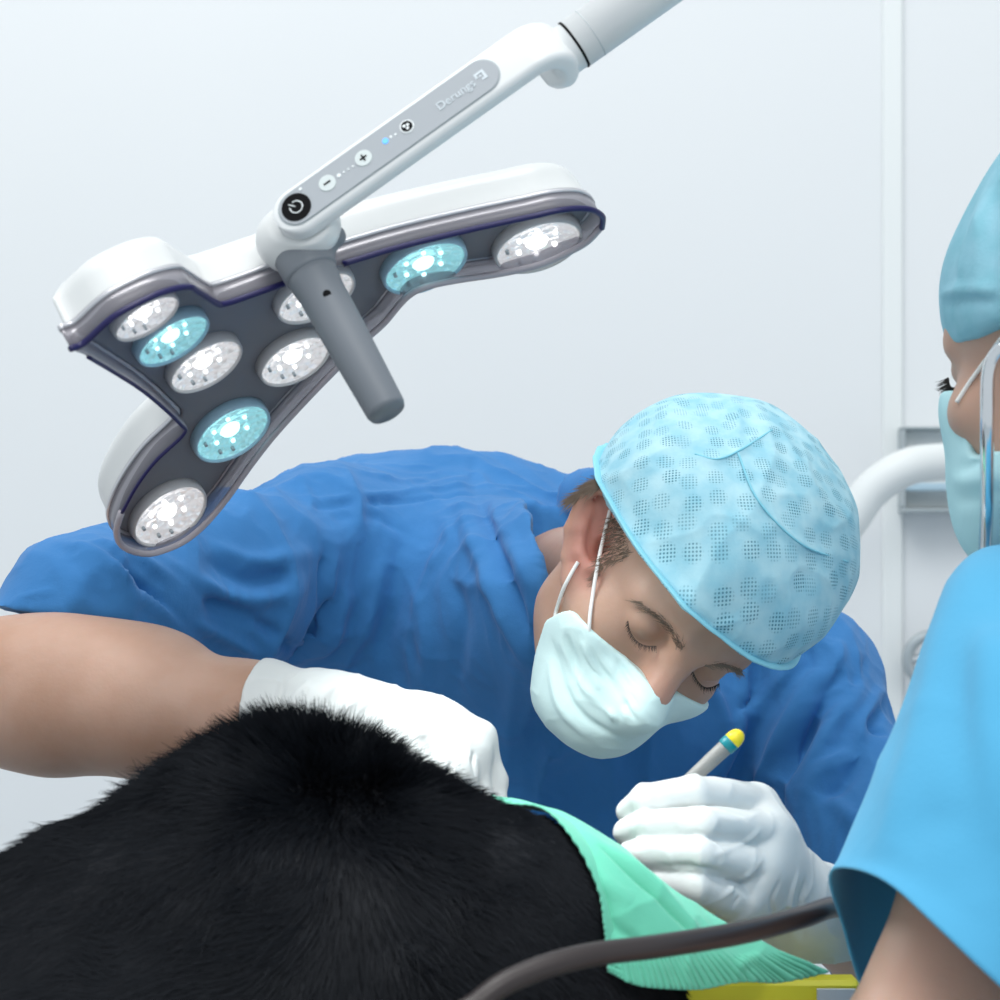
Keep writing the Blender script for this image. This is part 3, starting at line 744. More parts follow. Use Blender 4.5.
cx = HS.p(0, -.01, .05); aN = nrm(A([.1, -1, .35])); aU = nrm(Z_ - aN * aN[2]); aX = np.cross(aU, aN)
d_ = VC - cx; dl = np.linalg.norm(d_, axis=1); th_ = np.arccos(np.clip(d_ @ aN / dl, -1, 1)); xx, yy = d_ @ aX, d_ @ aU; rr = np.maximum(np.hypot(xx, yy), 1e-9)
uv = np.stack([xx / rr * th_ * .105, yy / rr * th_ * .105], 1)
cap = obj('surgical_cap', VC, QC, M['cap'], surgeon, uv=uv)
def on(tree, pts, lift=.0):
    out = []
    for p in pts:
        q = hit(tree, *p)
        if q is not None: out.append(q + nrm(CAM - q) * lift)
    return out
for ln in ([(738, 453), (758, 500), (800, 543), (848, 562)], [(695, 454), (717, 459), (740, 450), (772, 430)]):
    q = on(tC, ln, .0001)
    if len(q) > 2: obj('seam', *tube(q, .0009, 6, 40), M['seam'], cap)
br = []
for th in np.linspace(0, 2 * math.pi, 72, endpoint=False):
    dl_ = HS.R.T @ A([math.cos(th), math.sin(th), 0]); y_ = .1 * math.sin(th); o_ = HS.p(0, -.01, .022 + .16 * y_ + .0045); r_ = tC.ray_cast(Vector(o_ + dl_ * .25), Vector(-dl_))
    if r_[0] is not None: br.append(A(r_[0]) + dl_ * .0003)
obj('brim', *tube(br, .0052, 10, 140, closed=True, ref=HS.u, flat=.30), M['brim'], cap)

# ---- mask: follows the lower face, cut straight across the nose, pinched at the ear loops
lo = HS.p(0, .04, -.07) - .14; hi = HS.p(0, .04, -.07) + .14
K = Fld(lo, hi, .0014); p, R = HS.p, HS.R
K.ell(p(0, .048, -.055), (.051, .061, .054), R, .01)
K.ell(p(0, .066, -.085), (.039, .045, .031), R, .03)
for s in (-1, 1):
    K.chain([p(s * .049, .036, -.036), p(s * .041, .042, -.058), p(s * .020, .066, -.092)], [.017, .016, .018], .025)
    K.ell(p(s * .044, .055, -.036), (.028, .029, .024), R, .02)
K.cone(p(0, .098, -.024), p(0, .112, -.042), .012, .016, .02)
K.half(p(0, .11, -.0225), R.T @ nrm(A([0, -.24, 1])), .002)
K.clip(lambda x, y, z: (.044 + .018 * np.clip((z + .064) / .030, 0, 1) - .15 * np.minimum(z + .066, 0)) - y, HS, .003)
VK, QK = K.mesh(2); tK = bvh(VK, QK)
for ln, a_, w_ in [([(596, 628), (625, 672), (655, 708)], -.0012, .0028), ([(589, 622), (615, 670), (645, 712)], .0016, .0035), ([(552, 640), (566, 690), (590, 722), (630, 738)], -.0018, .004),
                   ([(560, 640), (580, 682), (612, 715), (660, 728)], .0018, .004), ([(575, 632), (595, 672), (625, 705), (670, 720)], -.0016, .004), ([(550, 660), (560, 705), (590, 737)], .002, .005),
                   ([(566, 634), (572, 655), (578, 690)], -.002, .004), ([(583, 640), (592, 665), (600, 690)], .002, .004)]:
    VK = fold(VK, QK, tK, ln, a_ * 1.35, w_ * .8)
for ln in ([(589, 628), (612, 664), (638, 704), (656, 722)], [(580, 632), (604, 672), (630, 712), (652, 732)]):
    VK = fold(VK, QK, tK, ln, -.0014, .0016); VK = fold(VK, QK, tK, [(x - 5, y + 4) for x, y in ln], .0010, .002)
VK = wrinkle(VK, QK, .0006, 60, seed=2); tK = bvh(VK, QK)
mask = obj('face_mask', VK, QK, M['mask'], surgeon)
hz_ = lambda px, py, de=1.70: (lambda q: q + nrm(CAM - q) * .0015)(hit(tB, px, py, de))
mk_ = lambda px, py, de=1.69: (lambda q: q + nrm(CAM - q) * .0005)(hit(tK, px, py, de))
def loop_(pts, last):
    q = [hz_(*p_) for p_ in pts]; q = catmull(q, 60); out = []
    for i, v in enumerate(q):
        h_ = hit(tB, 500 + F * v[0] / v[1], 500 - F * (v[2] - CZ) / v[1]); d_ = nrm(CAM - v)
        if h_ is not None and (CAM - v) @ d_ > (CAM - h_) @ d_ - .0018: v = h_ + d_ * .0018
        out.append(v)
    q = A(out); q[1:-1] = (q[:-2] + q[1:-1] + q[2:]) / 3
    obj('ear_loop', *tube(q, .0014, 8, 80), M['loop'], mask)
loop_([(589, 632), (590, 616), (592, 600), (597, 568), (604, 535), (610, 510)], 0)
loop_([(555, 622), (556, 612), (563, 590), (571, 574), (578, 562)], 0)
for ln, a_, w_ in []: pass
# ------------------------------------------------------------------ surgeon's scrubs
lo = A([W(-150, 0, 1.7)[0], 1.56, W(0, 1240, 2.1)[2]]); hi = A([W(985, 0, 1.95)[0], 2.38, W(0, 395, 2.0)[2]])
S = Fld(lo, hi, .0031)
S.ell(W(425, 600, 2.09), (.175, .11, .132), k=.02)
S.ell(W(590, 640, 2.10), (.16, .09, .125), k=.06)
S.ell(SR + A([.006, .01, .004]), (.086, .080, .088), k=.06)
HB = W(78, 607, 1.72)
S.chain([SR, (SR + HB) / 2 + A([0, 0, .002]), HB, W(20, 641, 1.69)], [.080, .066, .047, .032], .03)
S.ell(W(560, 760, 2.03), (.195, .11, .17), k=.06)
S.chain([W(540, 860, 2.06), W(510, 1010, 2.15), W(500, 1200, 2.2)], [.15, .16, .17], .06)
S.ell(SL + A([.0, .01, .0]), (.064, .068, .070), k=.05)
S.cone(W(640, 620, 2.1), SL, .085, .060, .05)
S.chain([SL, (SL + EL2) / 2 + A([.01, .02, 0]), EL2 * .9 + SL * .1], [.062, .064, .060], .03)
S.cone(W(430, 640, 2.05), W(575, 600, 1.87), .115, .086, .05)                   # collar comes forward round the neck
S.cone(W(570, 700, 1.96), W(640, 730, 1.97), .070, .06, .05)
cp = W(543, 570, 1.80); cn = nrm([.97, .10, .10])
S.half(cp, cn, .004, lo=[cp[0] - .01, 1.56, W(0, 668, 1.9)[2]], hi=[W(700, 0, 1.9)[0], 1.99, W(0, 440, 1.9)[2]])
S.half(W(65, 615, 1.70), [-.10, -.03, -.99], .004, lo=[lo[0], 1.56, W(0, 760, 1.7)[2]], hi=[W(138, 0, 1.75)[0], 1.86, W(0, 480, 1.7)[2]])
S.cone(W(588, 500, 2.0), W(612, 488, 1.98), .022, .019, .012)                  # back of the collar standing up behind the neck
VS, QS = S.mesh(3); tS = bvh(VS, QS)
VS = wrinkle(VS, QS, .0075, 9, (1.2, 1, .55), 3.1)
VS = wrinkle(VS, QS, .0042, 21, (1.3, 1, .6), 9.7)
VS = wrinkle(VS, QS, .0012, 55, (1.1, 1, .7), 5.2)
FOLDS = [  # traced creases: (line in the picture, height, half width)
 ([(305, 500), (360, 497), (430, 490), (500, 488), (545, 492)], .0025, .004), ([(305, 508), (360, 505), (430, 498), (500, 496)], -.0025, .004),
 ([(318, 520), (322, 570), (322, 620), (310, 650)], -.0040, .004), ([(330, 520), (333, 570), (332, 620)], .0025, .005),
 ([(470, 455), (485, 520), (505, 570), (530, 625), (545, 645)], -.0060, .007), ([(455, 470), (468, 530), (490, 585), (515, 640), (535, 670)], .0050, .009),
 ([(500, 500), (520, 560), (540, 600)], .0040, .008),
 ([(98, 550), (122, 575), (148, 597), (186, 630)], -.0070, .006), ([(72, 546), (98, 560), (118, 580), (134, 604)], .0075, .006), ([(115, 548), (150, 570), (200, 605)], .0050, .007), ([(118, 590), (150, 605), (190, 640)], .0050, .006),
 ([(60, 548), (80, 570), (100, 600)], -.0030, .006), ([(10, 600), (50, 592), (110, 588), (135, 590)], .0015, .003),
 ([(150, 560), (200, 585), (250, 600), (300, 590)], .0060, .008), ([(160, 580), (210, 603), (250, 620)], -.0050, .006), ([(210, 545), (260, 560), (310, 555)], .0040, .008),
 ([(205, 560), (250, 580), (300, 572)], -.0040, .006), ([(190, 620), (230, 640), (262, 655)], .0050, .006), ([(230, 610), (270, 630), (300, 660)], -.0050, .006),
 ([(335, 600), (318, 635), (290, 668)], -.0120, .009), ([(350, 590), (340, 625), (320, 660)], .0050, .008),
 ([(380, 560), (372, 610), (345, 665), (340, 690)], .0045, .008), ([(400, 540), (395, 600), (375, 660)], -.0040, .008), ([(420, 590), (425, 650), (420, 700)], .0035, .010),
 ([(450, 560), (460, 620), (455, 700)], -.0035, .010), ([(440, 510), (450, 540), (430, 570)], .0030, .008), ([(520, 660), (510, 720), (505, 780)], .0040, .010), ([(545, 700), (535, 760), (540, 800)], -.0030, .010),
 ([(330, 520), (380, 520), (430, 540)], -.0025, .006), ([(360, 470), (400, 478), (440, 470)], .0025, .006),
 ([(838, 668), (815, 720), (792, 770), (778, 830), (776, 870)], -.0095, .009), ([(818, 668), (795, 715), (770, 765), (755, 800)], .0080, .012), ([(858, 690), (830, 735), (805, 790)], .0080, .010),
 ([(775, 690), (750, 740), (725, 790), (715, 820)], -.0060, .010), ([(760, 650), (755, 690), (735, 720)], -.0060, .008), ([(745, 690), (735, 730), (720, 770)], .0050, .009),
 ([(840, 640), (835, 665), (815, 690)], .0050, .007), ([(865, 660), (850, 690), (845, 715)], -.0060, .007), ([(880, 690), (862, 720), (860, 745)], .0050, .007),
 ([(885, 700), (870, 725), (885, 735)], -.0050, .006), ([(870, 740), (845, 780), (820, 800)], -.0050, .008), ([(850, 750), (820, 775), (800, 815)], .0050, .008), ([(830, 800), (850, 820), (860, 850)], .0040, .008),
 ([(780, 640), (790, 665), (775, 690)], .0040, .007), ([(800, 640), (810, 660), (800, 680)], -.0040, .006)]
for ln, a_, w_ in FOLDS: VS = fold(VS, QS, tS, ln, a_ * 1.5, w_ * .85)
scrub = obj('scrub_top', VS, QS, M['scrub'], surgeon); tS = bvh(VS, QS)
# trousers and clogs down to the floor (behind the table)
T = Fld([-.28, 2.02, -.01], [.34, 2.46, W(0, 1130, 2.2)[2]], .007)
px0 = W(500, 1200, 2.2)
T.chain([px0, [.02, 2.24, .62]], [.15, .14], .02); 
for s in (-1, 1): T.chain([[.03 + s * .07, 2.24, .66], [.03 + s * .11, 2.20, .42], [.03 + s * .12, 2.26, .08]], [.095, .07, .058], .04)
obj('scrub_trousers', *T.mesh(2), M['trousers'], surgeon)
for s in (-1, 1):
    f = Fld([.03 + s * .12 - .07, 2.0, -.005], [.03 + s * .12 + .07, 2.36, .12], .005)
    f.chain([[.03 + s * .12, 2.29, .04], [.03 + s * .125, 2.18, .038], [.03 + s * .13, 2.10, .03]], [.04, .042, .03], .02); f.half([0, 0, .001], [0, 0, -1])
    obj('shoe', *f.mesh(2), M['shoe'], surgeon)

# ------------------------------------------------------------------ gloved hands
def hand(name, lo, hi, build, h=.0013):
    f = Fld(lo, hi, h); build(f); return f.mesh(2)
def gl_right(f):
    palm = W(748, 858, 1.515); wr = W(798, 905, 1.540)
    f.cone(wr, palm, .0285, .034, .02); f.ell(W(722, 888, 1.495), (.034, .028, .024), k=.03)
    mcp = [W(757, 803, 1.515), W(768, 832, 1.495), W(757, 866, 1.480), W(735, 900, 1.470)]
    for m in mcp: f.cone(palm, m, .026, .0125, .018)
    F_ = [[mcp[0], W(692, 793, 1.462), W(645, 800, 1.455), W(630, 811, 1.466)],
          [mcp[1], W(700, 824, 1.440), W(645, 826, 1.440), W(627, 831, 1.452)],
          [mcp[2], W(697, 855, 1.428), W(645, 854, 1.430), W(629, 856, 1.442)],
          [mcp[3], W(692, 886, 1.428), W(655, 880, 1.432), W(640, 878, 1.446)]]
    for P in F_: f.chain(P, [.0125, .0112, .0098, .0085], .0018)
    f.chain([W(760, 880, 1.555), W(715, 858, 1.560), W(675, 832, 1.535), W(655, 815, 1.512)], [.018, .014, .0115, .009], .008)
    f.chain([wr, W(816, 918, 1.565), W(845, 938, 1.63)], [.030, .0345, .037], .012)
    d = nrm(W(845, 938, 1.63) - wr); f.half(W(822, 922, 1.585), d, .002)
def finish_glove(V, Q, folds, seed):
    t = bvh(V, Q)
    for ln, a, w in folds: V = fold(V, Q, t, ln, a * 1.5, w)
    return wrinkle(V, Q, .0011, 45, (1, 1, 1), seed), Q
rg_f = [([(640, 815), (680, 812), (720, 808), (745, 818)], -.0020, .0022), ([(640, 841), (690, 840), (725, 842)], -.0015, .0020), ([(660, 866), (700, 868), (722, 872)], -.0015, .002),
        ([(700, 905), (730, 890), (762, 860)], .0012, .002), ([(705, 915), (735, 902), (765, 875)], -.0012, .002), ([(715, 855), (740, 845), (760, 830)], .001, .002),
        ([(798, 872), (790, 900), (792, 935)], .0016, .0025), ([(805, 880), (800, 905), (803, 940)], -.0016, .0025), ([(780, 880), (772, 905), (775, 930)], -.0012, .002)]
VG, QG = finish_glove(*hand('g', W(610, 970, 1.42) - .02, W(850, 770, 1.6) + .02, gl_right), rg_f, 4)
obj('glove', VG, QG, M['glove'], surgeon)
def gl_left(f):
    cu = W(252, 721, 1.616)
    f.chain([W(150, 714, 1.645), cu, W(330, 724, 1.600), W(375, 735, 1.590)], [.0425, .0405, .0335, .031], .015)
    d = nrm(W(330, 724, 1.6) - cu); f.half(W(264, 719, 1.617), -d, .002)
    palm = W(425, 752, 1.575); f.cone(W(375, 735, 1.59), palm, .031, .034, .02)
    mcp = [W(477, 741, 1.575), W(470, 757, 1.552), W(455, 776, 1.532), W(436, 792, 1.517)]
    for m in mcp: f.cone(palm, m, .027, .0130, .02)
    F_ = [[mcp[0], W(489, 780, 1.568), W(492, 812, 1.552), W(488, 838, 1.540)], [mcp[1], W(476, 800, 1.540), W(478, 832, 1.524), W(474, 856, 1.516)],
          [mcp[2], W(458, 815, 1.520), W(460, 845, 1.508), W(458, 866, 1.502)], [mcp[3], W(438, 826, 1.508), W(440, 850, 1.5), W(440, 868, 1.496)]]
    for P in F_: f.chain(P, [.0130, .0115, .0100, .0085], .004)
    f.chain([W(390, 752, 1.62), W(430, 785, 1.628), W(468, 815, 1.605), W(486, 838, 1.575)], [.018, .014, .0115, .009], .01)
lg_f = [([(285, 672), (280, 695), (270, 720)], -.0015, .0025), ([(310, 680), (295, 700), (285, 730)], .0016, .003), ([(340, 686), (325, 705), (310, 725)], -.0016, .003), ([(365, 694), (345, 712), (335, 735)], .0018, .003),
        ([(378, 698), (362, 715), (350, 740)], -.0016, .0025), ([(452, 760), (449, 775), (447, 790)], -.0025, .002), ([(474, 752), (473, 762), (475, 775)], -.0020, .0016), ([(420, 735), (425, 755), (420, 775)], -.0040, .005)]
VG, QG = finish_glove(*hand('g', W(135, 880, 1.47) - .02, W(515, 650, 1.66) + .02, gl_left), lg_f, 8)
obj('glove', VG, QG, M['glove'], surgeon)

# ------------------------------------------------------------------ scalpel held in the gloved hand
s0, s1, s2 = W(731, 742, 1.500), W(690, 780, 1.500), W(652, 850, 1.50)
kn = empty('scalpel', s1); tag(kn, 'grey scalpel handle with yellow and teal tip held in a white glove', 'scalpel')
dx = nrm(s1 - s0); L_ = np.linalg.norm(s1 - s0)
obj('handle', *lathe([(.0050, 0), (.0052, .004), (.0046, L_), (.0042, L_ + .05)], s0 + dx * .002, dx, 20), M['scalpel'], kn)
obj('cap', *lathe([(.0057, 0), (.0056, -.004), (.0046, -.0072), (.0026, -.0092), (.0006, -.0098)], s0, dx, 22), M['yellowcap'], kn)
obj('band', *lathe([(.0057, -.0006), (.0059, 0), (.0058, .0046), (.0053, .0052)], s0, dx, 22), M['teal'], kn)
obj('blade', *prism([(-.003, 0), (.003, 0), (.003, .012), (-.002, .024)], s0 + dx * (L_ + .05), nrm(np.cross(dx, Y_)), dx, nrm(np.cross(nrm(np.cross(dx, Y_)), dx)), .0006), M['steel'], kn, smooth=False)
# ================================================================== operating table, dog, drape
TZ = .950
tab = empty('operating_table', [0, 1.45, 0]); tag(tab, 'steel operating table under the black dog', 'table')
obj('table_top', *box([-.26, 1.38, TZ - .02], X_, Y_, Z_, [.53, .24, .02], .006), M['steel'], tab, smooth=False)
obj('column', *box([-.26, 1.40, .48], X_, Y_, Z_, [.09, .09, .44], .01), M['greymetal'], tab, smooth=False)
obj('base', *box([-.26, 1.40, .035], X_, Y_, Z_, [.35, .22, .035], .012), M['greymetal'], tab, smooth=False)
dog = empty('dog', W(250, 1140, 1.42)); tag(dog, 'black furry dog lying in front of the surgeon, partly under the green drape', 'dog')
f = Fld(W(-620, 1160, 1.40) - A([0, .2, .01]), W(760, 680, 1.5) + A([0, .32, 0]), .005)
f.chain([W(-190, 1110, 1.37), W(0, 1092, 1.38), W(140, 1018, 1.395), W(285, 948, 1.40), W(400, 955, 1.385), W(498, 943, 1.385)], [.10, .116, .116, .118, .098, .068], .025)
f.chain([W(498, 943, 1.385), W(570, 1010, 1.40), W(610, 1040, 1.41)], [.066, .056, .048], .03)
f.chain([W(-190, 1110, 1.37), W(-330, 1110, 1.38)], [.085, .065], .04)                              # neck
f.ell(W(-410, 1098, 1.40), (.085, .065, .062), k=.03); f.chain([W(-460, 1105, 1.42), W(-545, 1115, 1.46)], [.045, .03], .03)   # skull and muzzle
f.ell(W(-390, 1040, 1.36), (.03, .015, .045), k=.01); f.ell(W(-385, 1075, 1.47), (.03, .02, .04), k=.01)                     # ears
for x, y0 in ((-40, 1085), (60, 1100)):
    f.chain([W(x + 40, y0 - 30, 1.45), W(x - 20, y0 + 20, 1.56), W(x - 90, y0 + 30, 1.60)], [.055, .034, .026], .03)
for x, y0 in ((520, 1050), (470, 1085)): f.chain([W(x, y0 - 30, 1.46), W(x + 50, y0, 1.55), W(x - 20, y0 + 25, 1.58)], [.055, .036, .025], .03)
f.half([0, 0, TZ + .001], [0, 0, -1], .006)
VD, QD = f.mesh(2); tD = bvh(VD, QD)
dbody = obj('body', VD, QD, M['furskin'], dog)
# coat
fn = np.cross(VD[QD[:, 2]] - VD[QD[:, 0]], VD[QD[:, 3]] - VD[QD[:, 1]]); ar = np.linalg.norm(fn, axis=1); fn /= ar[:, None]; fc = VD[QD].mean(1)
vis = (fc[:, 2] > TZ + .035) * np.where((fc[:, 0] > W(-160, 0, 1.4)[0]) & (fn[:, 1] < .75) & (fc[:, 2] > 1.02), 1., .35)
pr = ar * vis; n = 135000; pick = RNG.choice(len(QD), n, p=pr / pr.sum())
wts = RNG.dirichlet([1, 1, 1, 1], n); roots = (VD[QD[pick]] * wts[:, :, None]).sum(1); nn = fn[pick]
px = 500 + F * roots[:, 0] / roots[:, 1]; py = 500 - F * (roots[:, 2] - CZ) / roots[:, 1]
tuft = np.exp(-((px - 315) / 105) ** 2) * np.exp(-((py - 745) / 60) ** 2)
cl = np.stack([vnoise(roots * 38), vnoise(roots * 38 + 31), vnoise(roots * 38 + 57)], 1) + .6 * np.stack([vnoise(roots * 95), vnoise(roots * 95 + 31), vnoise(roots * 95 + 57)], 1)
fw = np.clip((px + 60 * vnoise(roots * 14) - 200) / 260, 0, 1)[:, None]; fw = fw * fw * (3 - 2 * fw)
flow = A([-.75, -.15, -.25]) * (1 - fw) + A([.75, -.1, -.45]) * fw + A([0, -.35, -.45]) * (fw * (1 - fw) * 4)
flow = flow + cl * .45 + np.outer(tuft, [-.1, 0, 1.0]); flow -= nn * (flow * nn).sum(1)[:, None]
dirs = nn * (.30 + .5 * tuft - .17 * np.clip((230 - px) / 80, 0, 1))[:, None] + flow + RNG.normal(0, .12, (n, 3)); dirs /= np.linalg.norm(dirs, axis=1)[:, None]
V, Q = strands(roots - nn * .001, dirs, RNG.uniform(.012, .024, n) * (1 + .35 * tuft) * (1 - .45 * (px > 470)), np.full(n, .00055), flow * .25 - nn * .12)
tag(obj('fur', V, Q, M['fur'], dbody), kind='stuff')

# ---- green drape over the dog's hind end
E1 = catmull([W(490, 797, 1.45), W(555, 816, 1.455), W(612, 843, 1.425), W(662, 884, 1.400), W(715, 918, 1.400), W(770, 948, 1.410), W(828, 973, 1.425)], 60)
E2 = catmull([W(490, 797, 1.45), W(519, 818, 1.410), W(552, 852, 1.370), W(587, 905, 1.345), W(601, 940, 1.335), W(607, 972, 1.330)], 60)
E3 = catmull([W(607, 972, 1.330), W(635, 985, 1.332), W(665, 989, 1.34), W(700, 990, 1.355), W(738, 983, 1.375), W(780, 983, 1.40), W(828, 973, 1.425)], 60)
V = []; nS, nT = 60, 60
for j in range(nT):
    t = j / (nT - 1)
    for i in range(nS):
        s_ = i / (nS - 1); a = (1 - s_) * E2[j] + s_ * E1[j]
        ln = (1 - s_) * E3[0] + s_ * E3[-1]; q = a + t ** 3 * (E3[i] - ln)
        bul = math.sin(math.pi * s_) * math.sin(math.pi * min(t, .999)) * .016
        V.append(q + A([0, -bul * .8, bul * .8]))
V = A(V); Q = A([[j * nS + i, j * nS + i + 1, (j + 1) * nS + i + 1, (j + 1) * nS + i] for j in range(nT - 1) for i in range(nS - 1)])
def subdiv(V, nS, nT, k):
    G = V.reshape(nT, nS, 3); tt = np.linspace(0, nT - 1, (nT - 1) * k + 1); ss = np.linspace(0, nS - 1, (nS - 1) * k + 1)
    i0 = np.minimum(tt.astype(int), nT - 2); w0 = (tt - i0)[:, None, None]; G = G[i0] * (1 - w0) + G[i0 + 1] * w0
    j0 = np.minimum(ss.astype(int), nS - 2); w1 = (ss - j0)[None, :, None]; G = G[:, j0] * (1 - w1) + G[:, j0 + 1] * w1
    return G.reshape(-1, 3), len(ss), len(tt)
V, nS, nT = subdiv(V, nS, nT, 3)
Q = A([[j * nS + i, j * nS + i + 1, (j + 1) * nS + i + 1, (j + 1) * nS + i] for j in range(nT - 1) for i in range(nS - 1)])
td = bvh(V, Q)
if normals(V, Q).mean(0)[1] > 0: Q = Q[:, ::-1]
for ln, a_, w_ in [([(600, 850), (640, 884), (690, 934), (730, 986)], -.0045, .0026), ([(608, 850), (648, 884), (698, 934), (738, 984)], .0042, .003), ([(560, 838), (585, 870), (610, 920), (640, 945)], -.003, .005),
                   ([(570, 850), (600, 880), (630, 905)], .003, .005), ([(590, 900), (620, 930), (660, 950)], -.0025, .004), ([(600, 915), (630, 935), (650, 940)], .0025, .004), ([(760, 955), (740, 965), (735, 975)], .001, .003), ([(560, 826), (620, 862), (680, 905)], .0015, .006)]:
    V = fold(V, Q, td, ln, a_, w_)
jj, ii = np.divmod(np.arange(len(V)), nS); tt = jj / (nT - 1); ss = ii / (nS - 1)
rip = np.clip((tt - .86) / .05, 0, 1) * np.clip((1 - tt) / .02 + .3, 0, 1) * (np.sin(ss * 210 + 3 * vnoise(np.stack([ss * 20, tt * 0, tt * 0], 1))) * .0011)
rip += np.clip((.10 - ss) / .05, 0, 1) * np.sin(tt * 190) * .0006
V = wrinkle(V, Q, .0012, 30, seed=6); V = V + normals(V, Q) * rip[:, None]
# never inside the dog: lift the cloth off the coat where they meet
out = []
for v in V:
    r = tD.find_nearest(Vector(v))
    if r[0] is not None:
        d = (Vector(v) - r[0]).dot(r[1])
        if d < .006 and r[3] < .04: v = v + A(r[1]) * (.006 - d)
    out.append(v)
V = laplace(A(out), Q, .3)
dr = obj('surgical_drape', V, Q, M['drape']); tag(dr, 'green surgical drape with stitched hem lying over the dog', 'drape')
so = dr.modifiers.new('thickness', 'SOLIDIFY'); so.thickness = .0014; so.offset = 1
# ---- yellow board under the drape
yb = empty('positioning_board', W(740, 1000, 1.5)); yb.location.z = TZ; tag(yb, 'yellow board standing on the table below the green drape hem', 'board')
x0, x1 = W(675, 0, 1.49)[0], W(862, 0, 1.49)[0]; zt = W(0, 982, 1.49)[2]
obj('board', *box([(x0 + x1) / 2, 1.505, (TZ + .001 + zt) / 2], X_, Y_, Z_, [(x1 - x0) / 2, .012, (zt - TZ - .001) / 2], .003), M['yellow'], yb, smooth=False)
xa, xb = W(817, 0, 1.489)[0], W(856, 0, 1.489)[0]; za = W(0, 989, 1.489)[2]
obj('grey_patch', *box([(xa + xb) / 2, 1.490, (TZ + .01 + za) / 2], X_, Y_, Z_, [(xb - xa) / 2, .0012, (za - TZ - .01) / 2], .0004), M['paleg'], yb, smooth=False)
# ---- brown hose in front
hp = [W(395, 1140, 1.17), W(430, 1060, 1.19), W(482, 1000, 1.20), W(525, 974, 1.21), W(585, 956, 1.225), W(660, 946, 1.25), W(740, 933, 1.29), W(800, 918, 1.34), W(835, 907, 1.40), W(868, 912, 1.48), W(885, 960, 1.55), W(885, 1040, 1.58), W(885, 1110, 1.58)]
hp[0][2] = TZ + .008; hp[-1][2] = TZ + .008
tag(obj('rubber_hose', *tube(hp, .0064, 16, 120), M['hose']), 'dark brown rubber hose sweeping across in front of the green drape', 'hose')
# ================================================================== the assistant at the right edge
nurse = empty('person', A([.55, 1.45, 0])); tag(nurse, 'assistant in cyan scrubs and mask seen in profile at right edge', 'person')
HN = Head([0, 0, 0], (-.80, -.60, .0), (-.10, .08, 1))
HN.O = W(1097, 350, 1.48)
lo = A([W(900, 0, 1.4)[0] - .02, 1.12, max(W(0, 1290, 1.3)[2] - .35, .45)]); hi = A([W(1330, 0, 1.5)[0], 1.80, W(0, 200, 1.5)[2]])
lo[0] = W(770, 0, 1.5)[0]; hi[1] = 1.95; hi[0] = W(1600, 0, 1.5)[0]; lo[0] = W(640, 0, 1.2)[0]; lo[1] = 1.02
B = Fld(lo, hi, .0032)
head_skin(B, HN)
for s in (-1, 1):
    eO = HN.p(s * .078, -.010, -.005); B.ell(eO, (.018, .007, .032), A([HN.f, s * HN.l, HN.u]), .006)
B.cone(HN.p(0, -.03, -.05), HN.p(0, -.05, -.20), .052, .056, .03)
shN = W(1085, 690, 1.37); elN = W(900, 1085, 1.30); wrN = elN + A([-.125, -.15, -.004]); shF = HN.p(-.165, -.055, -.25)
B.cone(shN, HN.p(0, -.06, -.22), .05, .06, .04); B.cone(shF, HN.p(0, -.06, -.22), .05, .06, .04)
B.chain([shN, (shN + elN) / 2, elN, wrN], [.050, .046, .042, .029], .02)
elF = shF + A([.02, .05, -.27]); wrF = elF + A([-.02, .06, -.20])
B.chain([shF, elF, wrF], [.048, .040, .028], .02)
VN, QN = B.mesh(2); nb = obj('body', VN, QN, M['skin2'], nurse); tN = bvh(VN, QN)
for s in (-1, 1): obj('eyelash', *lashes(HN, s, 60, 1.8), M['lash'], nb)
# cap: tall, gathered, with a folded-up band
p, R = HN.p, HN.R
C = Fld(HN.p(0, 0, .1) - .21, HN.p(0, 0, .1) + .21, .003)
C.ell(p(0, -.018, .042), (.093, .118, .090), R, .01); C.ell(p(0, -.052, .100), (.078, .092, .066), R, .04)
C.half(p(0, .09, .009), R.T @ nrm(A([0, -.06, -1])), .003)
VC, QC = C.mesh(3); tC = bvh(VC, QC)
for ln, a_, w_ in [([(940, 296), (965, 291), (1000, 292)], .003, .004), ([(942, 303), (968, 298), (1000, 299)], -.003, .004), ([(985, 190), (978, 230), (965, 280)], .003, .010), ([(998, 180), (995, 230), (990, 280)], -.003, .008)]:
    VC = fold(VC, QC, tC, ln, a_, w_)
obj('surgical_cap', wrinkle(VC, QC, .0025, 26, (1, 1, .5), 3), QC, M['cap2'], nurse)
K = Fld(p(0, .04, -.07) - .14, p(0, .04, -.07) + .14, .0025)
K.ell(p(0, .046, -.062), (.064, .066, .066), R, .01); K.ell(p(0, .066, -.095), (.040, .046, .034), R, .03)
for s in (-1, 1): K.chain([p(s * .056, .014, -.045), p(s * .052, .02, -.07), p(s * .024, .068, -.108)], [.017, .018, .020], .025)
K.cone(p(0, .098, -.018), p(0, .114, -.040), .010, .015, .02)
for s in (-1, 1): K.ell(p(s * .030, .074, -.024), (.027, .023, .026), R, .02)
K.half(p(0, .095, -.012), R.T @ nrm(A([0, -.15, 1])), .002)
K.clip(lambda x, y, z: np.where(z > -.060, .058, .004 - .1 * (z + .06)) + .05 * np.clip((z + .075) / .03, 0, 1) * 0 - y, HN, .004)
VK, QK = K.mesh(2); tK = bvh(VK, QK)
for ln, a_, w_ in [([(960, 470), (975, 462), (1000, 455)], -.003, .005), ([(952, 480), (975, 480), (1000, 478)], .002, .005), ([(956, 500), (975, 498), (1000, 490)], -.002, .005)]: VK = fold(VK, QK, tK, ln, a_, w_)
m2 = obj('face_mask', VK, QK, M['mask2'], nurse)
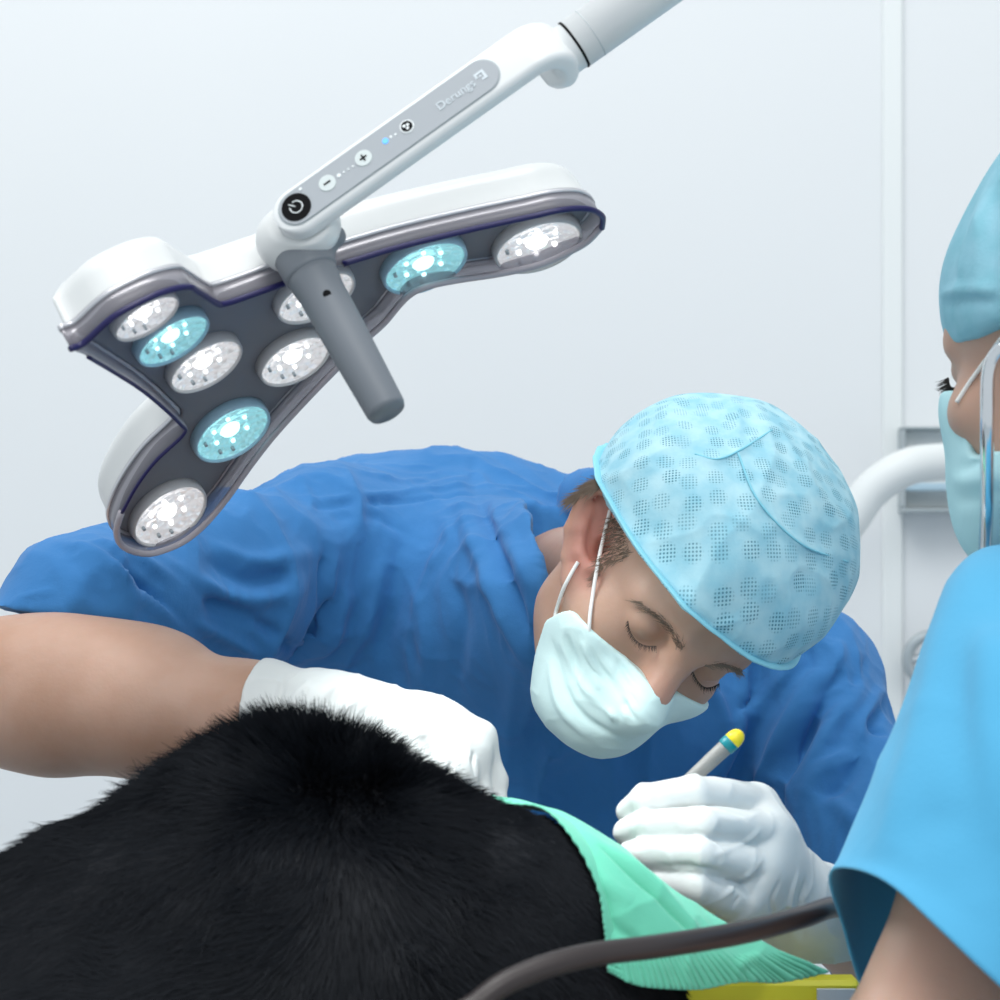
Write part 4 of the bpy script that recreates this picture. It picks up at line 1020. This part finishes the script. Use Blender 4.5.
hN = lambda px, py, lift=.002: (lambda q: q + nrm(CAM - q) * lift)(hit(tN, px, py, 1.44))
obj('ear_loop', *tube([hN(957, 402), hN(970, 382), hN(986, 360), hN(1003, 336, .003), hN(1020, 318, .003)], .0026, 8, 40, flat=.5), M['loop'], m2)
# stethoscope hanging from the ears
st = empty('stethoscope', HN.p(.09, 0, -.1)); tag(st, 'stethoscope with silver ear tube hanging beside the assistant\'s mask', 'stethoscope')
p = HN.p
obj('ear_tube', *tube([p(.088, -.016, -.006), p(.097, -.010, -.003), p(.102, .000, -.015), p(.102, .006, -.05), p(.083, .028, -.09), p(.054, .060, -.125), p(.025, .090, -.165), p(0, .112, -.23), p(0, .13, -.29)], .0042, 12, 80), M['chrome'], st)
obj('ear_tip', *lathe([(.003, 0), (.006, .002), (.006, .006), (.003, .008)], p(.090, -.016, -.006), -HN.l, 14), M['black'], st)
obj('tubing', *tube([p(0, .13, -.285), p(0, .145, -.34), p(0, .15, -.42), p(.01, .15, -.50)], .005, 12, 40), M['hose'], st)
# scrub top: trunk out of frame, wide short sleeve hanging from the shoulder
f = Fld([W(930, 0, 1.2)[0], 1.22, .70], [W(1600, 0, 1.5)[0], 1.95, W(0, 520, 1.4)[2]], .005)
tr = HN.p(0, -.06, -.30)
f.chain([tr + A([.0, 0, .06]), tr + A([.02, 0, -.15]), tr + A([.03, 0, -.42])], [.12, .135, .14], .05)
f.cone(shN + A([.005, .01, .0]), tr + A([0, 0, .07]), .072, .095, .05); f.cone(shF, tr + A([0, 0, .07]), .068, .09, .05); f.chain([shF, shF + A([.012, .03, -.16])], [.066, .072], .03)
top = obj('scrub_top', *f.mesh(3), M['nurse'], nurse)
def ring(c, ax_, bx, n=64):
    return A([A(c) - A(ax_) * math.cos(a) - A(bx) * math.sin(a) for a in np.linspace(0, 2 * math.pi, n, endpoint=False)])
hem = catmull([W(829, 876, 1.345), W(850, 868, 1.300), W(892, 886, 1.255), W(942, 930, 1.225), W(1000, 985, 1.215), W(1062, 1040, 1.23), W(1085, 1085, 1.28), W(1060, 1120, 1.35), W(985, 1110, 1.40), W(905, 1070, 1.415), W(866, 1000, 1.405), W(845, 930, 1.38)], 64, True)
def er(l, r_, by, dz):
    l, r_ = A(l), A(r_); c = (l + r_) / 2; return ring(c, (c - l), A([0, by, dz]), 64)
rings = [hem, er(W(848, 838, 1.34), W(1088, 1000, 1.31), .098, -.02), er(W(884, 756, 1.35), W(1100, 860, 1.33), .098, -.015), er(W(908, 700, 1.36), W(1112, 780, 1.35), .095, -.01), er(W(930, 636, 1.375), W(1120, 705, 1.37), .088, -.005), er(W(952, 588, 1.39), W(1125, 650, 1.39), .075, .012), er(W(978, 560, 1.405), W(1120, 610, 1.41), .052, .014), er(W(1020, 550, 1.42), W(1100, 575, 1.43), .024, .008)]
G = A([catmull(A([r_[k] for r_ in rings]), 80) for k in range(64)]).transpose(1, 0, 2)
V = G.reshape(-1, 3); Q = A([[j * 64 + k, j * 64 + (k + 1) % 64, (j + 1) * 64 + (k + 1) % 64, (j + 1) * 64 + k] for j in range(79) for k in range(64)])
if (normals(V, Q) * (V - V.mean(0))).sum() < 0: Q = Q[:, ::-1]
ts = bvh(V, Q)
for ln, a_, w_ in [([(975, 600), (960, 680), (975, 800), (990, 900)], -.006, .016), ([(940, 620), (925, 700), (900, 800), (880, 860)], .004, .012), ([(990, 620), (985, 720), (1000, 850)], .004, .014), ([(905, 850), (930, 820), (960, 830)], -.003, .012)]: V = fold(V, Q, ts, ln, a_, w_)
sl = obj('sleeve', wrinkle(V, Q, .002, 14, seed=1), Q, M['nurse'], top)
so = sl.modifiers.new('thickness', 'SOLIDIFY'); so.thickness = .0016; so.offset = -1
T = Fld([.30, 1.2, -.01], [.82, 1.82, .80], .008)
b0 = tr + A([.03, 0, -.42]); T.chain([b0, [b0[0], b0[1], .62]], [.145, .14], .02)
for s in (-1, 1): T.chain([[b0[0], b0[1] + s * .07, .64], [b0[0] - .02, b0[1] + s * .10, .40], [b0[0] + .02, b0[1] + s * .11, .08]], [.09, .065, .055], .04)
obj('scrub_trousers', *T.mesh(2), M['nurse'], nurse)
for s in (-1, 1):
    yy = b0[1] + s * .11; q = Fld([b0[0] - .22, yy - .07, -.005], [b0[0] + .12, yy + .07, .12], .005)
    q.chain([[b0[0] + .04, yy, .04], [b0[0] - .06, yy, .038], [b0[0] - .15, yy, .03]], [.04, .042, .03], .02); q.half([0, 0, .001], [0, 0, -1])
    obj('shoe', *q.mesh(2), M['shoe'], nurse)

# gloved hands of the assistant (below the picture, resting over the table edge)
def simple_hand(wr, dr):
    dr = nrm(dr); sd = nrm(np.cross(dr, Z_)); f = Fld(wr - .17, wr + .17, .003)
    f.chain([wr - dr * .045, wr, wr + dr * .06], [.034, .031, .034], .01)
    for i, L in enumerate((.062, .072, .066, .05)):
        b = wr + dr * .075 + sd * (.024 - .016 * i); f.chain([wr + dr * .05, b, b + dr * L * .55 - Z_ * .004, b + dr * L - Z_ * .012], [.018, .0115, .010, .0085], .004)
    f.chain([wr + dr * .02 + sd * .02, wr + dr * .05 + sd * .045 - Z_ * .01, wr + dr * .08 + sd * .05 - Z_ * .02], [.016, .012, .0095], .006)
    f.half(wr - dr * .055, -dr, .002)
    obj('glove', *f.mesh(2), M['glove'], nurse)
simple_hand(wrN, wrN - elN); simple_hand(wrF, wrF - elF)
# ================================================================== light and camera
w = bpy.data.worlds.new('room_light'); SC.world = w; w.use_nodes = True
w.node_tree.nodes['Background'].inputs['Color'].default_value = (.86, .94, 1, 1)
w.node_tree.nodes['Background'].inputs['Strength'].default_value = .76
def area(name, loc, tgt, size, power, col=(1, 1, 1)):
    l = bpy.data.lights.new(name, 'AREA'); l.shape = 'RECTANGLE'; l.size, l.size_y = size; l.energy = power; l.color = col
    o = bpy.data.objects.new(name, l); COL.objects.link(o); o.location = loc
    o.rotation_euler = (Vector(tgt) - Vector(loc)).to_track_quat('-Z', 'Y').to_euler(); return o
def spot(name, loc, tgt, ang, power, rad=.08, blend=.6, col=(1, 1, 1)):
    l = bpy.data.lights.new(name, 'SPOT'); l.energy = power; l.spot_size = math.radians(ang); l.spot_blend = blend; l.shadow_soft_size = rad; l.color = col
    o = bpy.data.objects.new(name, l); COL.objects.link(o); o.location = loc
    o.rotation_euler = (Vector(tgt) - Vector(loc)).to_track_quat('-Z', 'Y').to_euler(); return o
area('ceiling_panel_light', (-.7, .9, 4.6), (0, 1.9, 1.2), (2.4, 2.0), 82, (1, .99, .97))
area('wall_wash_light', (-.3, 2.2, 2.9), (-.2, 3.2, 1.6), (3.0, .5), 2.5, (.97, .99, 1))
area('front_fill_light', (.6, -1.2, 3.2), (0, 1.8, 1.2), (1.6, 1.2), 32, (1, .98, .96))  # fill light added behind the camera to lift the face and the whole scene
spot('operating_light', LC + an * .05, W(640, 870, 1.52), 84, 4.8, .06, .8, (.93, 1, 1))
spot('second_operating_light', (.05, .9, 2.2), W(645, 872, 1.42), 10, 36, .06, .9, (.97, 1, 1))

cam = bpy.data.cameras.new('camera'); co = bpy.data.objects.new('camera', cam); COL.objects.link(co)
co.location = (0, 0, CZ); co.rotation_euler = (math.pi / 2, 0, 0); cam.lens = 85; cam.sensor_width = 36; cam.clip_start = .05
cam.dof.use_dof = True; cam.dof.focus_distance = 1.74; cam.dof.aperture_fstop = 85 / 1000 / .0075
SC.camera = co
SC.view_settings.view_transform = 'Standard'; SC.view_settings.look = 'None'; SC.view_settings.gamma = 1; SC.view_settings.use_curve_mapping = False
SC.view_settings.exposure = 0.0
